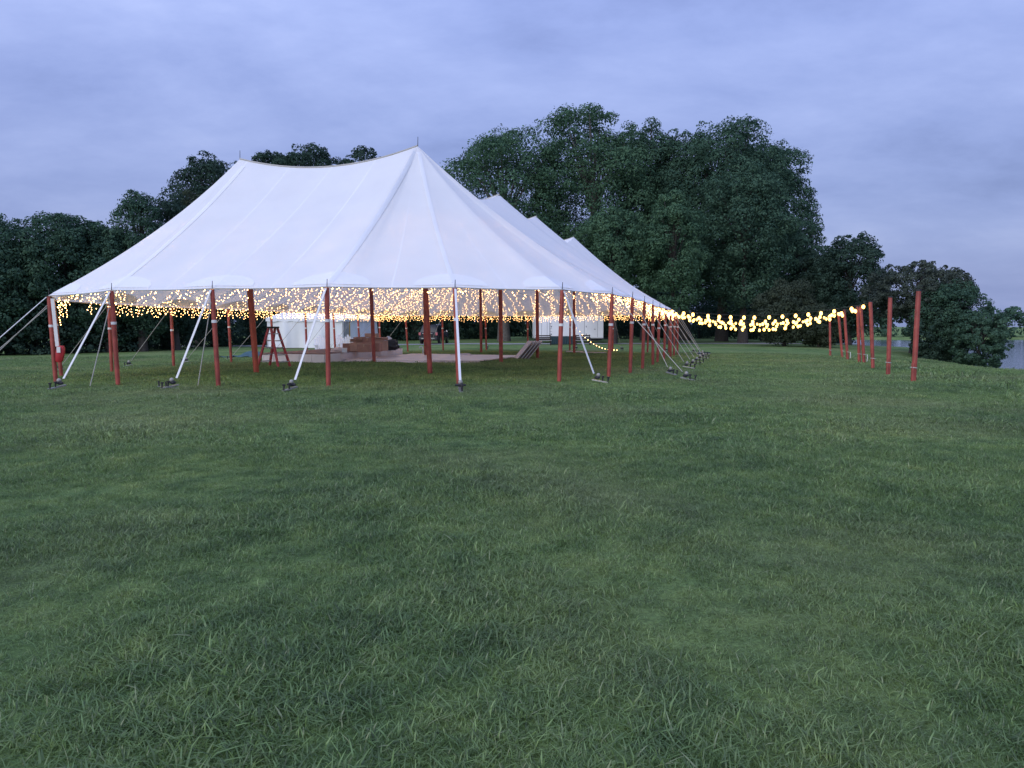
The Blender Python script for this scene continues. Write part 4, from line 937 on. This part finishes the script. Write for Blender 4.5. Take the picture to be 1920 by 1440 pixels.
for i, (px_, dp, pt, hw) in enumerate(us):
    make_tree('undergrowth_bush', 'dark bush ' + UL[i], atx(px_, dp), dp, top(pt, dp), hw * dp / F, 4500, 'leaf_dark', 300 + i, crown_low=-.25, lobes=24, size=.30, group='undergrowth bushes')
# far wood behind everything and the far shore
def wood_mass(name, label, pts, height, depth, n_leaf, size, mat, seed, z0):
    g = random.Random(seed); cs = []; rs = []
    for i in range(len(pts) - 1):
        a, b = Vector(pts[i]), Vector(pts[i + 1]); n_ = int((b - a).length / (height * .38))
        for k in range(n_):
            for q in range(3):
                p = a.lerp(b, (k + g.random()) / n_); hh = height * g.uniform(.75, 1.1)
                cs.append((p.x + g.uniform(-1, 1) * depth, p.y + g.uniform(-.5, 1) * depth, z0 + hh * (.2 + .32 * q))); rs.append(height * g.uniform(.2, .32))
    V, Fq = leaves(cs, rs, n_leaf, size, seed); o = mesh_np(name, V, Fq, MAT[mat]); return tag(o, label, 'woods', kind='stuff')
wood_mass('far_woods', 'dark mass of distant woods closing the gaps behind the trees', [(-80, 72), (-50, 94), (-20, 106), (10, 114), (36, 112)], 11, 3.5, 110000, .55, 'leaf_dark', 71, -.9)
far = [(60, 330), (110, 292), (150, 280), (200, 285), (260, 260), (340, 230), (420, 200)]
wood_mass('far_shore_woods', 'bluish green woods along the far shore across the water', far, 11.0, 7, 40000, 1.0, 'leaf_mid', 72, WATER_Z + .3)
V = []; 
for (x_, y_) in far: d = Vector((x_, y_)).normalized(); V += [(x_ - d.x * 14, y_ - d.y * 14, WATER_Z - .3), (x_ - d.x * 6, y_ - d.y * 6, WATER_Z + .8), (x_ + d.x * 300, y_ + d.y * 300, WATER_Z + 3)]
mb = MB(); mb.add(V, [(3 * i + k, 3 * i + 3 + k, 3 * i + 4 + k, 3 * i + 1 + k) for i in range(len(far) - 1) for k in range(2)]); tag(mb.build('far_shore_terrain', MAT['lawn'], smooth=True), kind='structure')

# ------------------------------------------------------------------ grass blades (stuff)
def tuft(seed, n, rad, hgt, wdt):
    g = random.Random(seed); mb = MB()
    for i in range(n):
        a = g.uniform(0, 2 * PI); q = rad * math.sqrt(g.random()); x0, y0 = q * math.cos(a), q * math.sin(a)
        hd = g.uniform(0, 2 * PI); h_ = hgt * g.uniform(.55, 1.25); ln = h_ * g.uniform(.3, 1.9); w_ = wdt * g.uniform(.7, 1.3)
        dx, dy = math.cos(hd), math.sin(hd); sa = g.uniform(0, 2 * PI) if g.random() < .5 else hd + PI / 2; sx, sy = math.cos(sa) * w_ / 2, math.sin(sa) * w_ / 2
        V = []
        for t, wf in ((0, .8), (.45, 1), (.8, .62)):
            px_ = x0 + dx * ln * t * t; py_ = y0 + dy * ln * t * t; pz = h_ * (t - .25 * t * t * min(1.6, ln / h_)) - .01
            V += [(px_ - sx * wf, py_ - sy * wf, pz), (px_ + sx * wf, py_ + sy * wf, pz)]
        V.append((x0 + dx * ln, y0 + dy * ln, h_ * (1 - .25 * min(1.6, ln / h_)) - .01))
        mb.add(V, [(0, 1, 3, 2), (2, 3, 5, 4), (4, 5, 6)])
    me = bpy.data.meshes.new('tuft'); me.from_pydata(mb.v, [], mb.f); me.materials.append(MAT['blade']); me.update()
    return bpy.data.objects.new('tuft', me)
def grass_field(name, tufts, y0, y1, dens, smin, smax, seed, label, power=1.0):
    col = bpy.data.collections.new(name + '_tufts')
    for t_ in tufts: col.objects.link(t_)
    g = np.random.default_rng(seed); area_x = lambda y: 0.70 * y + 1.6
    n = int(dens * (area_x(y0) + area_x(y1)) * (y1 - y0))
    yy = np.sqrt(g.uniform(y0 ** 2, y1 ** 2, n)); xx = g.uniform(-1, 1, n) * area_x(yy)
    rel = np.stack([xx - P1.x, yy - P1.y], 1); rr_ = rel @ np.array(RV); aa = rel @ np.array(AV)
    keep = ~((rr_ > -10.6) & (rr_ < -.85) & (aa > 8.5) & (aa < 17.5)) & (xx < shore_x(yy) + 1)
    # thin, trodden patches
    nzv = np.sin(xx * .9 + 1.7 * np.sin(yy * .6)) * np.sin(yy * .8 + 1.3 * np.sin(xx * .5)); keep &= g.random(n) < (0.95 + 0.2 * nzv)
    xx, yy, nzv = xx[keep], yy[keep], nzv[keep]; n = len(xx)
    me = bpy.data.meshes.new(name); me.vertices.add(n); me.vertices.foreach_set('co', np.stack([xx, yy, H(xx, yy) - .004], 1).astype(np.float32).ravel())
    a1 = me.attributes.new('rot', 'FLOAT_VECTOR', 'POINT'); a1.data.foreach_set('vector', np.stack([g.normal(0, .1, n), g.normal(0, .1, n), g.uniform(0, 6.283, n)], 1).astype(np.float32).ravel())
    big = 1 + .28 * nzv + .25 * np.sin(xx * 2.3 + 2) * np.sin(yy * 1.9 + xx)
    sc_ = g.uniform(smin, smax, n) * np.where(g.random(n) < .07, 1.45, 1.0) * np.clip(big, .72, 1.5) * (1 + 1.2 * np.exp(-((xx - (11.2 + (yy - 17) * .33)) / .28) ** 2) * (yy > 12))
    a2 = me.attributes.new('scl', 'FLOAT', 'POINT'); a2.data.foreach_set('value', sc_.astype(np.float32))
    a3 = me.attributes.new('pick', 'INT', 'POINT'); a3.data.foreach_set('value', g.integers(0, len(tufts), n).astype(np.int32))
    o = bpy.data.objects.new(name, me); C.objects.link(o)
    ng = bpy.data.node_groups.new(name, 'GeometryNodeTree'); ng.interface.new_socket('Geometry', in_out='INPUT', socket_type='NodeSocketGeometry'); ng.interface.new_socket('Geometry', in_out='OUTPUT', socket_type='NodeSocketGeometry')
    gi = ng.nodes.new('NodeGroupInput'); go = ng.nodes.new('NodeGroupOutput'); ip = ng.nodes.new('GeometryNodeInstanceOnPoints'); ci = ng.nodes.new('GeometryNodeCollectionInfo')
    ci.inputs['Collection'].default_value = col; ci.inputs['Separate Children'].default_value = True; ci.inputs['Reset Children'].default_value = True
    def at(nm, ty): q = ng.nodes.new('GeometryNodeInputNamedAttribute'); q.data_type = ty; q.inputs['Name'].default_value = nm; return q.outputs['Attribute']
    lk = ng.links.new; lk(gi.outputs[0], ip.inputs['Points']); lk(ci.outputs[0], ip.inputs['Instance']); ip.inputs['Pick Instance'].default_value = True
    lk(at('pick', 'INT'), ip.inputs['Instance Index']); lk(at('rot', 'FLOAT_VECTOR'), ip.inputs['Rotation']); lk(at('scl', 'FLOAT'), ip.inputs['Scale']); lk(ip.outputs[0], go.inputs[0])
    md = o.modifiers.new('grass', 'NODES'); md.node_group = ng
    return tag(o, label, 'grass', kind='stuff')
near_t = [tuft(40 + i, 70, .13, .043, .0043) for i in range(6)]
far_t = [tuft(60 + i, 60, .27, .052, .012) for i in range(5)]
grass_field('lawn_grass', near_t, 2.0, 9.5, 290, .65, 1.2, 1, 'short lawn grass blades in the open foreground')
grass_field('lawn_grass', near_t_ := [tuft(80 + i, 60, .18, .046, .0075) for i in range(5)], 9.4, 19, 125, .7, 1.2, 2, 'lawn grass between the foreground and the tent')
grass_field('lawn_grass', far_t, 19, 48, 40, .7, 1.15, 3, 'lawn grass around and beyond the big tent')
